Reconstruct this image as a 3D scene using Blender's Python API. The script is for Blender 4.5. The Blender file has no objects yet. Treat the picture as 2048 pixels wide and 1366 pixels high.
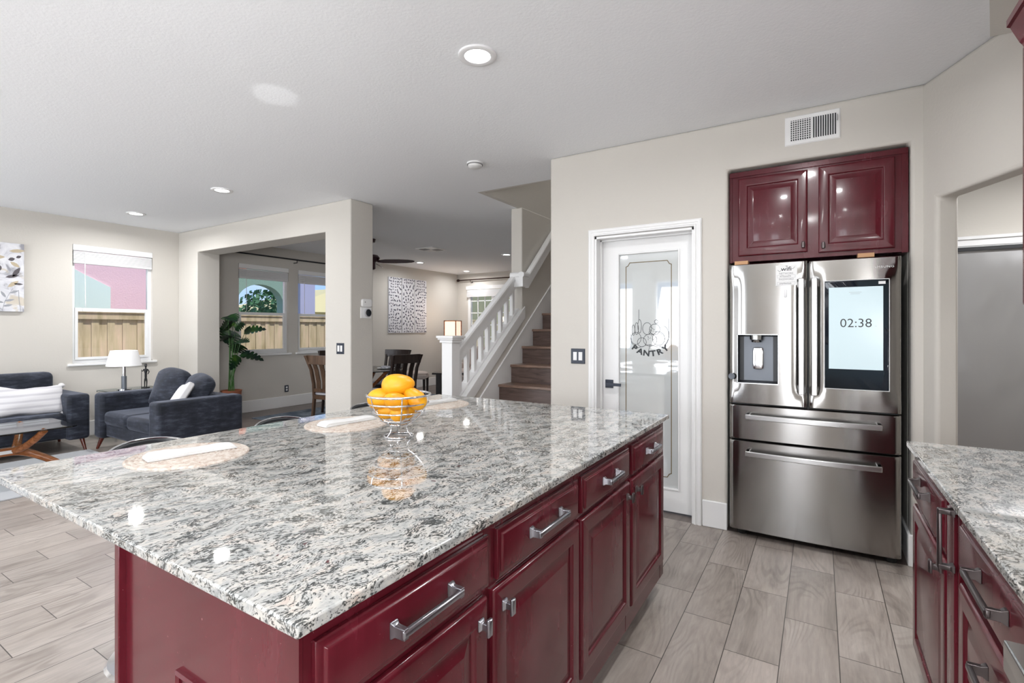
import bpy, bmesh, math, random
from mathutils import Vector, Matrix
S = bpy.context.scene
C = S.collection
PI = math.pi
def R(d): return math.radians(d)

# ---------------------------------------------------------------- camera
cam = bpy.data.cameras.new('camera'); co = bpy.data.objects.new('camera', cam); C.objects.link(co)
co.location = (0, 0, 1.356); co.rotation_euler = (R(90), 0, R(31.6676))
cam.sensor_width = 36; cam.lens = 998.43/2048*36; cam.shift_y = -(683-657.42)/2048
cam.clip_start = .02; cam.clip_end = 200
S.camera = co
# ---------------------------------------------------------------- world and exposure
S.view_settings.view_transform = 'Standard'; S.view_settings.look = 'None'
S.view_settings.exposure = 0.33; S.view_settings.gamma = 1; S.view_settings.use_curve_mapping = False
W = bpy.data.worlds.new('world'); S.world = W; W.use_nodes = True
nt = W.node_tree; nt.nodes.clear()
out = nt.nodes.new('ShaderNodeOutputWorld'); bg = nt.nodes.new('ShaderNodeBackground')
tc = nt.nodes.new('ShaderNodeTexCoord'); sx = nt.nodes.new('ShaderNodeSeparateXYZ')
rmp = nt.nodes.new('ShaderNodeValToRGB'); nz = nt.nodes.new('ShaderNodeTexNoise'); mx = nt.nodes.new('ShaderNodeMixRGB')
rmp.color_ramp.elements[0].color = (.42, .64, 1, 1); rmp.color_ramp.elements[1].color = (.16, .38, .85, 1)
rmp.color_ramp.elements[1].position = .6
nz.inputs['Scale'].default_value = 3; nz.inputs['Detail'].default_value = 6
r2 = nt.nodes.new('ShaderNodeValToRGB'); r2.color_ramp.elements[0].position = .54; r2.color_ramp.elements[1].position = .8
mx.inputs[2].default_value = (.95, .97, 1, 1)
nt.links.new(tc.outputs['Generated'], sx.inputs[0]); nt.links.new(sx.outputs['Z'], rmp.inputs[0])
mp = nt.nodes.new('ShaderNodeMapping'); mp.inputs['Scale'].default_value = (1, 1, 3)
nt.links.new(tc.outputs['Generated'], mp.inputs[0]); nt.links.new(mp.outputs[0], nz.inputs['Vector'])
nt.links.new(nz.outputs['Fac'], r2.inputs[0]); nt.links.new(r2.outputs[0], mx.inputs[0]); nt.links.new(rmp.outputs[0], mx.inputs[1])
nt.links.new(mx.outputs[0], bg.inputs[0]); bg.inputs[1].default_value = 1.0
nt.links.new(bg.outputs[0], out.inputs[0])
sun = bpy.data.lights.new('sun', 'SUN'); sun.energy = 3.9; sun.angle = R(2); sun.color = (1, .95, .86)
so = bpy.data.objects.new('sun', sun); C.objects.link(so)
so.rotation_euler = Vector((.42, .12, 1.0)).to_track_quat('Z', 'Y').to_euler()

def area(name, loc, size, power, target=(0, 0, -1), color=(1, 1, 1), shape='DISK', sy=None, spread=180):
    l = bpy.data.lights.new(name, 'AREA'); l.energy = power; l.color = color; l.shape = shape; l.size = size
    if sy: l.size_y = sy
    l.spread = R(spread)
    o = bpy.data.objects.new(name, l); C.objects.link(o); o.location = loc
    o.rotation_euler = Vector(target).to_track_quat('-Z', 'Y').to_euler()
    return o
CANP = 7
# area lamps outside the windows stand in for the sky; lamps upstairs follow
area('daylight_fill', (-2.32, -2.95, 1.6), 1.15, 36, (0, 1, .6), (.96, .98, 1), 'RECTANGLE', 1.5)
area('daylight_fill', (-4.15, -2.95, 1.6), 1.6, 50, (0, 1, .6), (.96, .98, 1), 'RECTANGLE', 1.5)
area('daylight_fill', (-6.45, -2.95, 1.2), 2.3, 88, (0, 1, .7), (.96, .98, 1), 'RECTANGLE', 2.2)  # added with the widest back opening to brighten the room
area('daylight_fill', (1.2, -1.2, 1.65), 1.6, 180, (-1, .3, .9), (.98, .99, 1), 'RECTANGLE', 1.1)  # added with the unseen right window to light the walls
area('daylight_fill', (-.45, -2.95, 1.15), .6, 34, (.15, 1, .5), (.96, .98, 1), 'RECTANGLE', 2.1)
area('landing_light', (-2.38, 6.4, 5.2), .5, 13)
area('landing_light', (-2.38, 5.0, 5.2), .3, 4)
area('hall_fill', (1.7, 4.3, 2.7), .4, 32)  # unseen lamp added to brighten the hall

def glint(loc, tgt, power, ang):  # added upward spot, imitates sun reflected onto the ceiling
    l = bpy.data.lights.new('glint_spot', 'SPOT'); l.energy = power; l.spot_size = R(ang); l.spot_blend = .5; l.shadow_soft_size = .01
    o = bpy.data.objects.new('glint_spot', l); C.objects.link(o); o.location = loc; o.rotation_euler = (Vector(tgt)-Vector(loc)).to_track_quat('-Z', 'Y').to_euler()
glint((-2.0, 1.2, .95), (-2.747, 1.779, 2.74), 22, 8)
glint((-1.9, 1.6, .95), (-3.474, 2.557, 2.74), 3, 2)
# ---------------------------------------------------------------- materials
def mat(name, col, rough=.5, metal=0, **k):
    m = bpy.data.materials.new(name); m.use_nodes = True
    b = m.node_tree.nodes['Principled BSDF']
    b.inputs['Base Color'].default_value = (*col, 1); b.inputs['Roughness'].default_value = rough
    b.inputs['Metallic'].default_value = metal
    for kk, v in k.items():
        b.inputs[kk.replace('_', ' ')].default_value = v
    return m
class NB:
    def __init__(s, m): s.t = m.node_tree; s.b = s.t.nodes['Principled BSDF']
    def n(s, typ, **k):
        x = s.t.nodes.new('ShaderNode'+typ)
        for a, v in k.items():
            if hasattr(x, a): setattr(x, a, v)
            else: x.inputs[a.replace('_', ' ')].default_value = v
        return x
    def l(s, a, b): s.t.links.new(a, b)
    def math(s, op, a, b=None, c=None):
        x = s.t.nodes.new('ShaderNodeMath'); x.operation = op
        for i, v in enumerate((a, b, c)):
            if v is None: continue
            if isinstance(v, (int, float)): x.inputs[i].default_value = v
            else: s.l(v, x.inputs[i])
        return x.outputs[0]
    def ramp(s, fac, stops, interp='LINEAR'):
        x = s.t.nodes.new('ShaderNodeValToRGB'); x.color_ramp.interpolation = interp
        e = x.color_ramp.elements
        while len(e) < len(stops): e.new(.5)
        for i, (p, c) in enumerate(stops):
            e[i].position = p; e[i].color = (*c, 1) if len(c) == 3 else c
        s.l(fac, x.inputs[0]); return x.outputs[0]
    def mix(s, fac, a, b, mode='MIX'):
        x = s.t.nodes.new('ShaderNodeMixRGB'); x.blend_type = mode
        for i, v in enumerate((fac, a, b)):
            if isinstance(v, (int, float)): x.inputs[i].default_value = v
            elif isinstance(v, tuple): x.inputs[i].default_value = (*v, 1)
            else: s.l(v, x.inputs[i])
        return x.outputs[0]
    def coords(s, scale=(1, 1, 1), rot=(0, 0, 0), world=False, loc=(0, 0, 0)):
        if world: o = s.n('NewGeometry').outputs['Position']
        else: o = s.n('TexCoord').outputs['Object']
        mp = s.n('Mapping'); mp.inputs['Scale'].default_value = scale; mp.inputs['Rotation'].default_value = rot
        mp.inputs['Location'].default_value = loc
        s.l(o, mp.inputs[0]); return mp.outputs[0]
    def noise(s, vec, scale, detail=3, rough=.5, dist=0, col=False):
        x = s.n('TexNoise'); x.inputs['Scale'].default_value = scale; x.inputs['Detail'].default_value = detail
        x.inputs['Roughness'].default_value = rough; x.inputs['Distortion'].default_value = dist
        s.l(vec, x.inputs['Vector']); return x.outputs['Color' if col else 'Fac']
    def bump(s, h, strength=.2, dist=.01):
        x = s.n('Bump'); x.inputs['Strength'].default_value = strength; x.inputs['Distance'].default_value = dist
        s.l(h, x.inputs['Height']); s.l(x.outputs[0], s.b.inputs['Normal']); return x
def bumpy(m, scale, strength, dist=.003, stretch=(1, 1, 1), detail=4):
    nb = NB(m); nb.bump(nb.noise(nb.coords(stretch, world=True), scale, detail), strength, dist); return m

M = {}
M['wall'] = bumpy(mat('wall_paint', (.60, .572, .528), .75), 55, .25, .004)
M['ceil'] = bumpy(mat('ceiling_paint', (.875, .89, .915), .85), 75, .35, .004)
M['white'] = mat('white_paint', (.82, .82, .82), .4)
M['white_gloss'] = mat('white_gloss', (.85, .85, .86), .25)
M['frame'] = mat('window_vinyl', (.85, .86, .87), .35)
M['blind'] = mat('blind_slats', (.74, .74, .75), .6)
M['black'] = mat('black_plastic', (.012, .014, .018), .35)
M['navy_metal'] = mat('dark_plate', (.022, .03, .05), .4)
M['rubber'] = mat('rubber', (.01, .01, .01), .8)
M['chrome'] = mat('chrome', (.78, .79, .82), .12, 1)
M['pull'] = mat('pull_metal', (.10, .085, .085), .28, .85)
M['pull_chrome'] = mat('pull_chrome', (.33, .33, .36), .2, .9)
M['napkin'] = mat('napkin', (.60, .60, .595), .85)
M['screen_black'] = mat('screen_black', (.008, .012, .02), .06)
M['screen'] = mat('screen', (.3, .35, .37), .2, Emission_Strength=.46); M['screen'].node_tree.nodes['Principled BSDF'].inputs['Emission Color'].default_value = (.62, .80, .86, 1)
M['ink'] = mat('ink', (.03, .035, .04), .6)
M['ink_grey'] = mat('ink_grey', (.25, .25, .26), .5)
M['logo'] = mat('logo', (.75, .75, .76), .3)
M['paper'] = mat('paper', (.8, .8, .8), .7)
M['dgrey'] = mat('dispenser_grey', (.16, .175, .20), .35, .4)
M['gold'] = mat('etched_line', (.16, .12, .06), .25)
M['lampshade'] = mat('lampshade', (.85, .85, .86), .8, Emission_Strength=.08); M['lampshade'].node_tree.nodes['Principled BSDF'].inputs['Emission Color'].default_value = (1, .98, .97, 1)
M['shoji'] = mat('shoji', (.8, .7, .6), .8, Emission_Strength=.8); M['shoji'].node_tree.nodes['Principled BSDF'].inputs['Emission Color'].default_value = (1, .72, .55, 1)
M['lamp_on'] = mat('lamp_diffuser', (.9, .9, .9), .5, Emission_Strength=6.0); M['lamp_on'].node_tree.nodes['Principled BSDF'].inputs['Emission Color'].default_value = (1, 1, 1, 1)
M['glassy'] = mat('smoked_acrylic', (.30, .31, .32), .12, 0, Transmission_Weight=.35)
M['stool_grey'] = mat('stool_grey', (.30, .30, .30), .3)
M['bronze'] = mat('bronze_figure', (.012, .012, .014), .45, .3)
M['fan'] = mat('fan_wood', (.03, .008, .012), .35)
M['shutter'] = mat('lilac_column', (.45, .45, .62), .8)
M['curtain'] = mat('curtain', (.85, .85, .84), .9, Transmission_Weight=0)
M['pot'] = mat('pot', (.3, .1, .05), .6)
M['soil'] = mat('soil', (.03, .02, .015), .9)
M['rod_br'] = mat('rod_bronze', (.03, .012, .01), .4, .5)
M['magnet'] = mat('magnet_grey', (.13, .145, .17), .5)
M['wood_shim'] = mat('shim_wood', (.5, .28, .14), .6)
M['mask_brown'] = mat('brown_edge', (.2, .12, .06), .6)

def pane(name, tint=(1, 1, 1), ior=1.45):
    m = bpy.data.materials.new(name); m.use_nodes = True; t = m.node_tree; t.nodes.clear()
    o = t.nodes.new('ShaderNodeOutputMaterial'); tr = t.nodes.new('ShaderNodeBsdfTransparent'); gl = t.nodes.new('ShaderNodeBsdfGlossy')
    mi = t.nodes.new('ShaderNodeMixShader'); fr = t.nodes.new('ShaderNodeFresnel'); fr.inputs[0].default_value = ior
    tr.inputs[0].default_value = (*tint, 1); gl.inputs['Roughness'].default_value = .01
    t.links.new(fr.outputs[0], mi.inputs[0]); t.links.new(tr.outputs[0], mi.inputs[1]); t.links.new(gl.outputs[0], mi.inputs[2])
    t.links.new(mi.outputs[0], o.inputs[0]); return m
M['pane'] = pane('window_glass'); M['table_glass'] = pane('table_glass', (.75, .84, .84), 1.9)
M['acrylic'] = pane('clear_acrylic', (.62, .66, .68))

def granite():
    m = mat('granite', (.7, .7, .68), .035); nb = NB(m)
    nb.b.inputs['Coat Weight'].default_value = .25; nb.b.inputs['Coat Roughness'].default_value = .02
    v = nb.n('TexCoord').outputs['Object']
    wr = nb.n('Mapping'); wr.inputs['Rotation'].default_value = (0, 0, R(8)); nb.l(v, wr.inputs[0]); v0 = wr.outputs[0]
    warp = nb.noise(v0, 5, 3, .6, 0, True)
    va = nb.n('VectorMath', operation='MULTIPLY_ADD'); nb.l(warp, va.inputs[0]); va.inputs[1].default_value = (.13, .13, .1); nb.l(v0, va.inputs[2])
    st = nb.n('Mapping'); st.inputs['Scale'].default_value = (2.6, 1.25, 2.2); nb.l(va.outputs[0], st.inputs[0]); vs = st.outputs[0]
    base = nb.ramp(nb.noise(vs, 15, 5, .6), [(.3, (.21, .22, .22)), (.44, (.38, .385, .375)), (.6, (.49, .465, .43)), (.75, (.44, .36, .315))])
    grey = nb.ramp(nb.noise(vs, 40, 5, .68), [(.49, (0, 0, 0)), (.60, (1, 1, 1))])
    c = nb.mix(nb.math('MULTIPLY', grey, .55), base, (.27, .28, .28))
    fl = nb.noise(vs, 80, 5, .72)
    big = nb.noise(vs, 11, 3, .6)
    thr = nb.math('ADD', fl, nb.math('MULTIPLY', nb.math('SUBTRACT', big, .5), .55))
    blk = nb.ramp(thr, [(.52, (0, 0, 0)), (.565, (1, 1, 1))])
    c = nb.mix(nb.math('MULTIPLY', blk, .93), c, (.022, .026, .026))
    vo = nb.n('TexVoronoi'); vo.inputs['Scale'].default_value = 17; nb.l(va.outputs[0], vo.inputs['Vector'])
    gar = nb.ramp(vo.outputs['Distance'], [(.07, (1, 1, 1)), (.10, (0, 0, 0))])
    sel = nb.ramp(nb.noise(v0, 3.2, 2), [(.56, (0, 0, 0)), (.60, (1, 1, 1))])
    c = nb.mix(nb.math('MULTIPLY', gar, sel), c, (.09, .015, .02))
    nb.l(c, nb.b.inputs['Base Color']); return m
M['granite'] = granite()

def cabinet():
    m = mat('cabinet_red', (.10, .008, .015), .27); nb = NB(m)
    nb.b.inputs['Coat Weight'].default_value = .35; nb.b.inputs['Coat Roughness'].default_value = .08; nb.b.inputs['Specular IOR Level'].default_value = .32
    v = nb.coords((1, 1, .08), world=True)
    n1 = nb.noise(v, 110, 5, .6, .6)
    v2 = nb.coords((1, 1, .25), world=True)
    blot = nb.noise(v2, 9, 4, .6)
    c = nb.ramp(blot, [(.35, (.076, .0062, .0115)), (.7, (.108, .0105, .019))])
    sc = nb.ramp(nb.noise(nb.coords((1, 1, 1), world=True), 160, 2, .5), [(.74, (0, 0, 0)), (.78, (1, 1, 1))])
    c = nb.mix(nb.math('MULTIPLY', sc, .35), c, (.4, .25, .25))
    nb.l(c, nb.b.inputs['Base Color']); nb.bump(n1, .10, .0012)
    rr = nb.math('ADD', nb.math('MULTIPLY', blot, .12), .20); nb.l(rr, nb.b.inputs['Roughness'])
    return m
M['cab'] = cabinet()
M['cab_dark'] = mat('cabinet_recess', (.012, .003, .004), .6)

def steel(name, col=(.31, .30, .29), rough=.17, aniso=.85, rot=0.0):
    m = mat(name, col, rough, 1); nb = NB(m)
    nb.b.inputs['Anisotropic'].default_value = aniso; nb.b.inputs['Anisotropic Rotation'].default_value = rot
    t = nb.n('CombineXYZ'); t.inputs[2].default_value = 1.0; nb.l(t.outputs[0], nb.b.inputs['Tangent'])
    v = nb.coords((.6, 1, 90), world=True); n1 = nb.noise(v, 9, 3, .6)
    sm = nb.noise(nb.coords((1, 1, 1), world=True), 3.5, 5, .65)
    r_ = nb.math('ADD', nb.math('MULTIPLY', n1, .05), nb.math('ADD', nb.math('MULTIPLY', sm, .12), rough-.09))
    nb.l(r_, nb.b.inputs['Roughness'])
    return m
M['steel'] = steel('brushed_steel')
M['steel_bar'] = steel('steel_bar', (.6, .6, .6), .3, .3)
M['steel_plain'] = mat('plain_steel', (.55, .56, .56), .22, 1)

def floor_mat():
    m = mat('plank_tile', (.4, .36, .33), .35); nb = NB(m)
    g = nb.n('NewGeometry'); sp = nb.n('SeparateXYZ'); nb.l(g.outputs['Position'], sp.inputs[0]); X, Y = sp.outputs[0], sp.outputs[1]
    u = nb.math('DIVIDE', nb.math('ADD', X, .554), .207); ci = nb.math('FLOOR', u); fu = nb.math('SUBTRACT', u, ci)
    w = nb.math('DIVIDE', nb.math('ADD', nb.math('SUBTRACT', Y, 3.07), nb.math('MULTIPLY', ci, .2)), .6); ri = nb.math('FLOOR', w); fw = nb.math('SUBTRACT', w, ri)
    cid = nb.n('CombineXYZ'); nb.l(ci, cid.inputs[0]); nb.l(ri, cid.inputs[1])
    wn = nb.n('TexWhiteNoise'); nb.l(cid.outputs[0], wn.inputs['Vector'])
    # seams
    du = nb.math('MULTIPLY', nb.math('MINIMUM', fu, nb.math('SUBTRACT', 1, fu)), .207)
    dv = nb.math('MULTIPLY', nb.math('MINIMUM', fw, nb.math('SUBTRACT', 1, fw)), .6)
    d = nb.math('MINIMUM', du, dv); seam = nb.math('LESS_THAN', d, .0018)
    # per plank offset coords
    off = nb.n('VectorMath', operation='MULTIPLY_ADD'); nb.l(wn.outputs['Color'], off.inputs[0]); off.inputs[1].default_value = (7, 7, 7); nb.l(g.outputs['Position'], off.inputs[2])
    st = nb.n('Mapping'); st.inputs['Scale'].default_value = (1, .22, 1); nb.l(off.outputs[0], st.inputs[0])
    big = nb.noise(st.outputs[0], 4.2, 1.5, .4, .3)
    rings = nb.math('ADD', nb.math('MULTIPLY', nb.math('SINE', nb.math('MULTIPLY', big, 150)), .5), .5)
    rmask = nb.ramp(nb.noise(off.outputs[0], 3.5, 2), [(.45, (0, 0, 0)), (.62, (1, 1, 1))])
    st2 = nb.n('Mapping'); st2.inputs['Scale'].default_value = (1, .09, 1); nb.l(off.outputs[0], st2.inputs[0])
    fine = nb.noise(st2.outputs[0], 90, 4, .6)
    blot = nb.noise(st.outputs[0], 6, 5, .65, .8)
    c = nb.ramp(blot, [(.28, (.20, .172, .152)), (.42, (.335, .295, .265)), (.6, (.41, .368, .335)), (.75, (.48, .44, .405))])
    c = nb.mix(nb.math('MULTIPLY', nb.math('MULTIPLY', nb.ramp(rings, [(.1, (1, 1, 1)), (.5, (0, 0, 0))]), rmask), .34), c, (.15, .125, .11))
    c = nb.mix(.22, c, nb.ramp(fine, [(.3, (.12, .1, .09)), (.7, (.55, .5, .47))]), 'OVERLAY')
    tone = nb.math('ADD', nb.math('MULTIPLY', wn.outputs['Value'], .25), .90)
    tcn = nb.n('CombineXYZ'); [nb.l(tone, tcn.inputs[i]) for i in range(3)]
    c = nb.mix(1.0, c, tcn.outputs[0], 'MULTIPLY')
    c = nb.mix(seam, c, (.055, .047, .042))
    nb.l(c, nb.b.inputs['Base Color'])
    h = nb.math('SUBTRACT', nb.math('MULTIPLY', fine, .15), nb.math('MULTIPLY', nb.math('LESS_THAN', d, .003), 1.0))
    nb.bump(h, .35, .0015)
    nb.l(nb.math('ADD', nb.math('MULTIPLY', blot, .2), .24), nb.b.inputs['Roughness'])
    return m
M['floor'] = floor_mat()

def wood(name, c1, c2, scale=(1, .12, 1), sc=30, rough=.4):
    m = mat(name, c1, rough); nb = NB(m); v = nb.coords(scale)
    f = nb.noise(v, sc, 5, .6, 1.2); nb.l(nb.ramp(f, [(.3, c1), (.7, c2)]), nb.b.inputs['Base Color']); nb.bump(f, .12, .002); return m
M['walnut'] = wood('walnut', (.17, .05, .012), (.42, .15, .05), rough=.25)
M['leg_wood'] = wood('leg_wood', (.06, .012, .008), (.16, .03, .015), (1, 1, .1), rough=.2)
M['dark_wood'] = wood('dark_wood', (.015, .009, .008), (.035, .02, .016), (1, 1, .1), rough=.3)
M['brown_wood'] = wood('brown_wood', (.05, .028, .018), (.13, .075, .045), (1, 1, .1), rough=.35)
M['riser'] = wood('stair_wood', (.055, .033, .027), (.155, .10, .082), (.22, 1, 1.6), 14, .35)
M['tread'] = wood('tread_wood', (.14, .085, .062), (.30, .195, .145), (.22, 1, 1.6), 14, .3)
M['console'] = wood('console_wood', (.008, .007, .008), (.02, .016, .015), rough=.35)

def velvet():
    m = mat('blue_velvet', (.02, .027, .045), .8); nb = NB(m)
    nb.b.inputs['Sheen Weight'].default_value = .28; nb.b.inputs['Sheen Roughness'].default_value = .4; nb.b.inputs['Sheen Tint'].default_value = (.55, .6, .75, 1)
    a = nb.noise(nb.coords((.35, .35, 1.6), world=True), 22, 5, .7); b_ = nb.noise(nb.coords(world=True), 5, 3, .6)
    f = nb.math('ADD', nb.math('MULTIPLY', a, .6), nb.math('MULTIPLY', b_, .4))
    nb.l(nb.ramp(f, [(.40, (.004, .006, .012)), (.52, (.013, .017, .030)), (.66, (.055, .063, .088))]), nb.b.inputs['Base Color'])
    nb.bump(a, .3, .004); return m
M['velvet'] = velvet()
M['linen'] = bumpy(mat('linen', (.66, .65, .66), .9), 160, .4, .002)
M['beige'] = bumpy(mat('beige_fabric', (.50, .42, .38), .9), 200, .4, .002)
M['seat_grey'] = mat('seat_grey', (.42, .42, .46), .8)
M['rug'] = bumpy(mat('rug_light', (.42, .43, .45), .95), 60, .5, .004)
def drug():
    m = mat('rug_dark', (.06, .09, .13), .95); nb = NB(m)
    nb.l(nb.ramp(nb.noise(nb.coords(world=True), 4, 4, .7), [(.4, (.05, .075, .11)), (.6, (.18, .21, .25))]), nb.b.inputs['Base Color']); return m
M['rug_dark'] = drug()
def stripe_linen():
    m = mat('striped_linen', (.66, .65, .67), .9); nb = NB(m)
    w = nb.n('TexWave'); w.bands_direction = 'Z'; w.inputs['Scale'].default_value = 5; w.inputs['Distortion'].default_value = .5
    nb.l(nb.coords(), w.inputs['Vector'])
    nb.l(nb.ramp(w.outputs['Fac'], [(.1, (.54, .53, .56)), (.4, (.68, .67, .69))]), nb.b.inputs['Base Color']); nb.bump(w.outputs['Fac'], .3, .004); return m
M['stripe'] = stripe_linen()
def fence_m():
    m = mat('fence_wood', (.4, .3, .18), .9); nb = NB(m)
    f = nb.noise(nb.coords((1, 1, .15), world=True), 9, 4, .6)
    c = nb.ramp(f, [(.3, (.42, .34, .20)), (.5, (.60, .50, .33)), (.7, (.72, .56, .42))])
    nb.l(c, nb.b.inputs['Base Color']); return m
M['fence'] = fence_m()
M['stucco'] = bumpy(mat('pink_stucco', (.85, .58, .62), .95), 40, .5, .01)
M['stucco2'] = bumpy(mat('teal_stucco', (.26, .38, .30), .95), 40, .5, .01)
M['yellow'] = mat('yellow_wall', (.62, .54, .27), .9)
M['sun_paint'] = mat('painted_sunlight', (.72, .85, .78), .9)
M['rooftile'] = mat('roof_cream', (.52, .45, .24), .9)
M['teal'] = mat('teal_trim', (.2, .6, .6), .8)
M['orange'] = mat('orange_lantern', (.75, .2, .08), .7)
M['ground'] = mat('yard_ground', (.35, .33, .28), .95)
M['foliage'] = mat('foliage', (.05, .16, .07), .7)
def leafm():
    m = mat('plant_leaf', (.02, .08, .02), .3); nb = NB(m)
    o = nb.n('ObjectInfo'); nb.l(nb.ramp(nb.noise(nb.coords(), 6, 3), [(.38, (.003, .014, .010)), (.58, (.012, .05, .012)), (.75, (.07, .15, .015))]), nb.b.inputs['Base Color']); return m
M['leaf'] = leafm(); M['stem'] = mat('plant_stem', (.045, .12, .03), .4)
def frost():
    m = mat('frosted_glass', (.56, .585, .585), .035); nb = NB(m)
    nb.b.inputs['IOR'].default_value = 1.9; nb.b.inputs['Coat Weight'].default_value = 1; nb.b.inputs['Coat IOR'].default_value = 1.7
    nb.b.inputs['Coat Roughness'].default_value = 0.0
    return m
M['frost'] = frost()
def closetm():
    m = mat('closet_panel', (.42, .42, .43), .3, .75); nb = NB(m); nb.bump(nb.noise(nb.coords((1.2, 1, .5), world=True), 3, 2), .5, .05); return m
M['closet'] = closetm()
def mango():
    m = mat('mango_skin', (.85, .36, .01), .38); nb = NB(m)
    nb.l(nb.ramp(nb.noise(nb.coords(), 9, 3), [(.3, (.68, .26, .004)), (.7, (.80, .38, .008))]), nb.b.inputs['Base Color'])
    nb.b.inputs['Subsurface Weight'].default_value = .08; nb.b.inputs['Subsurface Scale'].default_value = .01; return m
M['mango'] = mango()
def matm():
    m = mat('woven_mat', (.62, .54, .47), .9); nb = NB(m)
    c = nb.ramp(nb.noise(nb.coords(), 55, 3, .6), [(.42, (.54, .49, .44)), (.58, (.43, .355, .30))])
    s_ = nb.ramp(nb.noise(nb.coords(), 120, 2), [(.66, (0, 0, 0)), (.70, (1, 1, 1))])
    nb.l(nb.mix(nb.math('MULTIPLY', s_, .8), c, (.22, .07, .05)), nb.b.inputs['Base Color']); nb.bump(nb.noise(nb.coords(), 160, 3), .8, .002); return m
M['placemat'] = matm()
def artm():
    m = mat('floral_canvas', (.7, .7, .73), .8); nb = NB(m); v = nb.coords()
    n1 = nb.noise(v, 5, 4, .55, 1.5)
    c = nb.ramp(n1, [(.38, (.30, .30, .33)), (.46, (.62, .62, .66)), (.6, (.74, .74, .77)), (.8, (.8, .8, .82))])
    n2 = nb.ramp(nb.noise(nb.coords(loc=(3, 1, 2)), 6, 3, .5, .8), [(.60, (0, 0, 0)), (.68, (1, 1, 1))])
    nb.l(nb.mix(nb.math('MULTIPLY', n2, .6), c, (.52, .43, .28)), nb.b.inputs['Base Color']); return m
M['art'] = artm()
M['art_leaf'] = mat('art_leaf', (.33, .34, .37), .8)
M['art_tan'] = mat('art_tan', (.5, .42, .3), .8)
M['art_dark'] = mat('art_dark', (.10, .09, .10), .8)
M['carved'] = mat('carved_white', (.72, .72, .76), .8)
M['carved_shade'] = mat('carved_shadow', (.10, .10, .135), .9)

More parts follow.
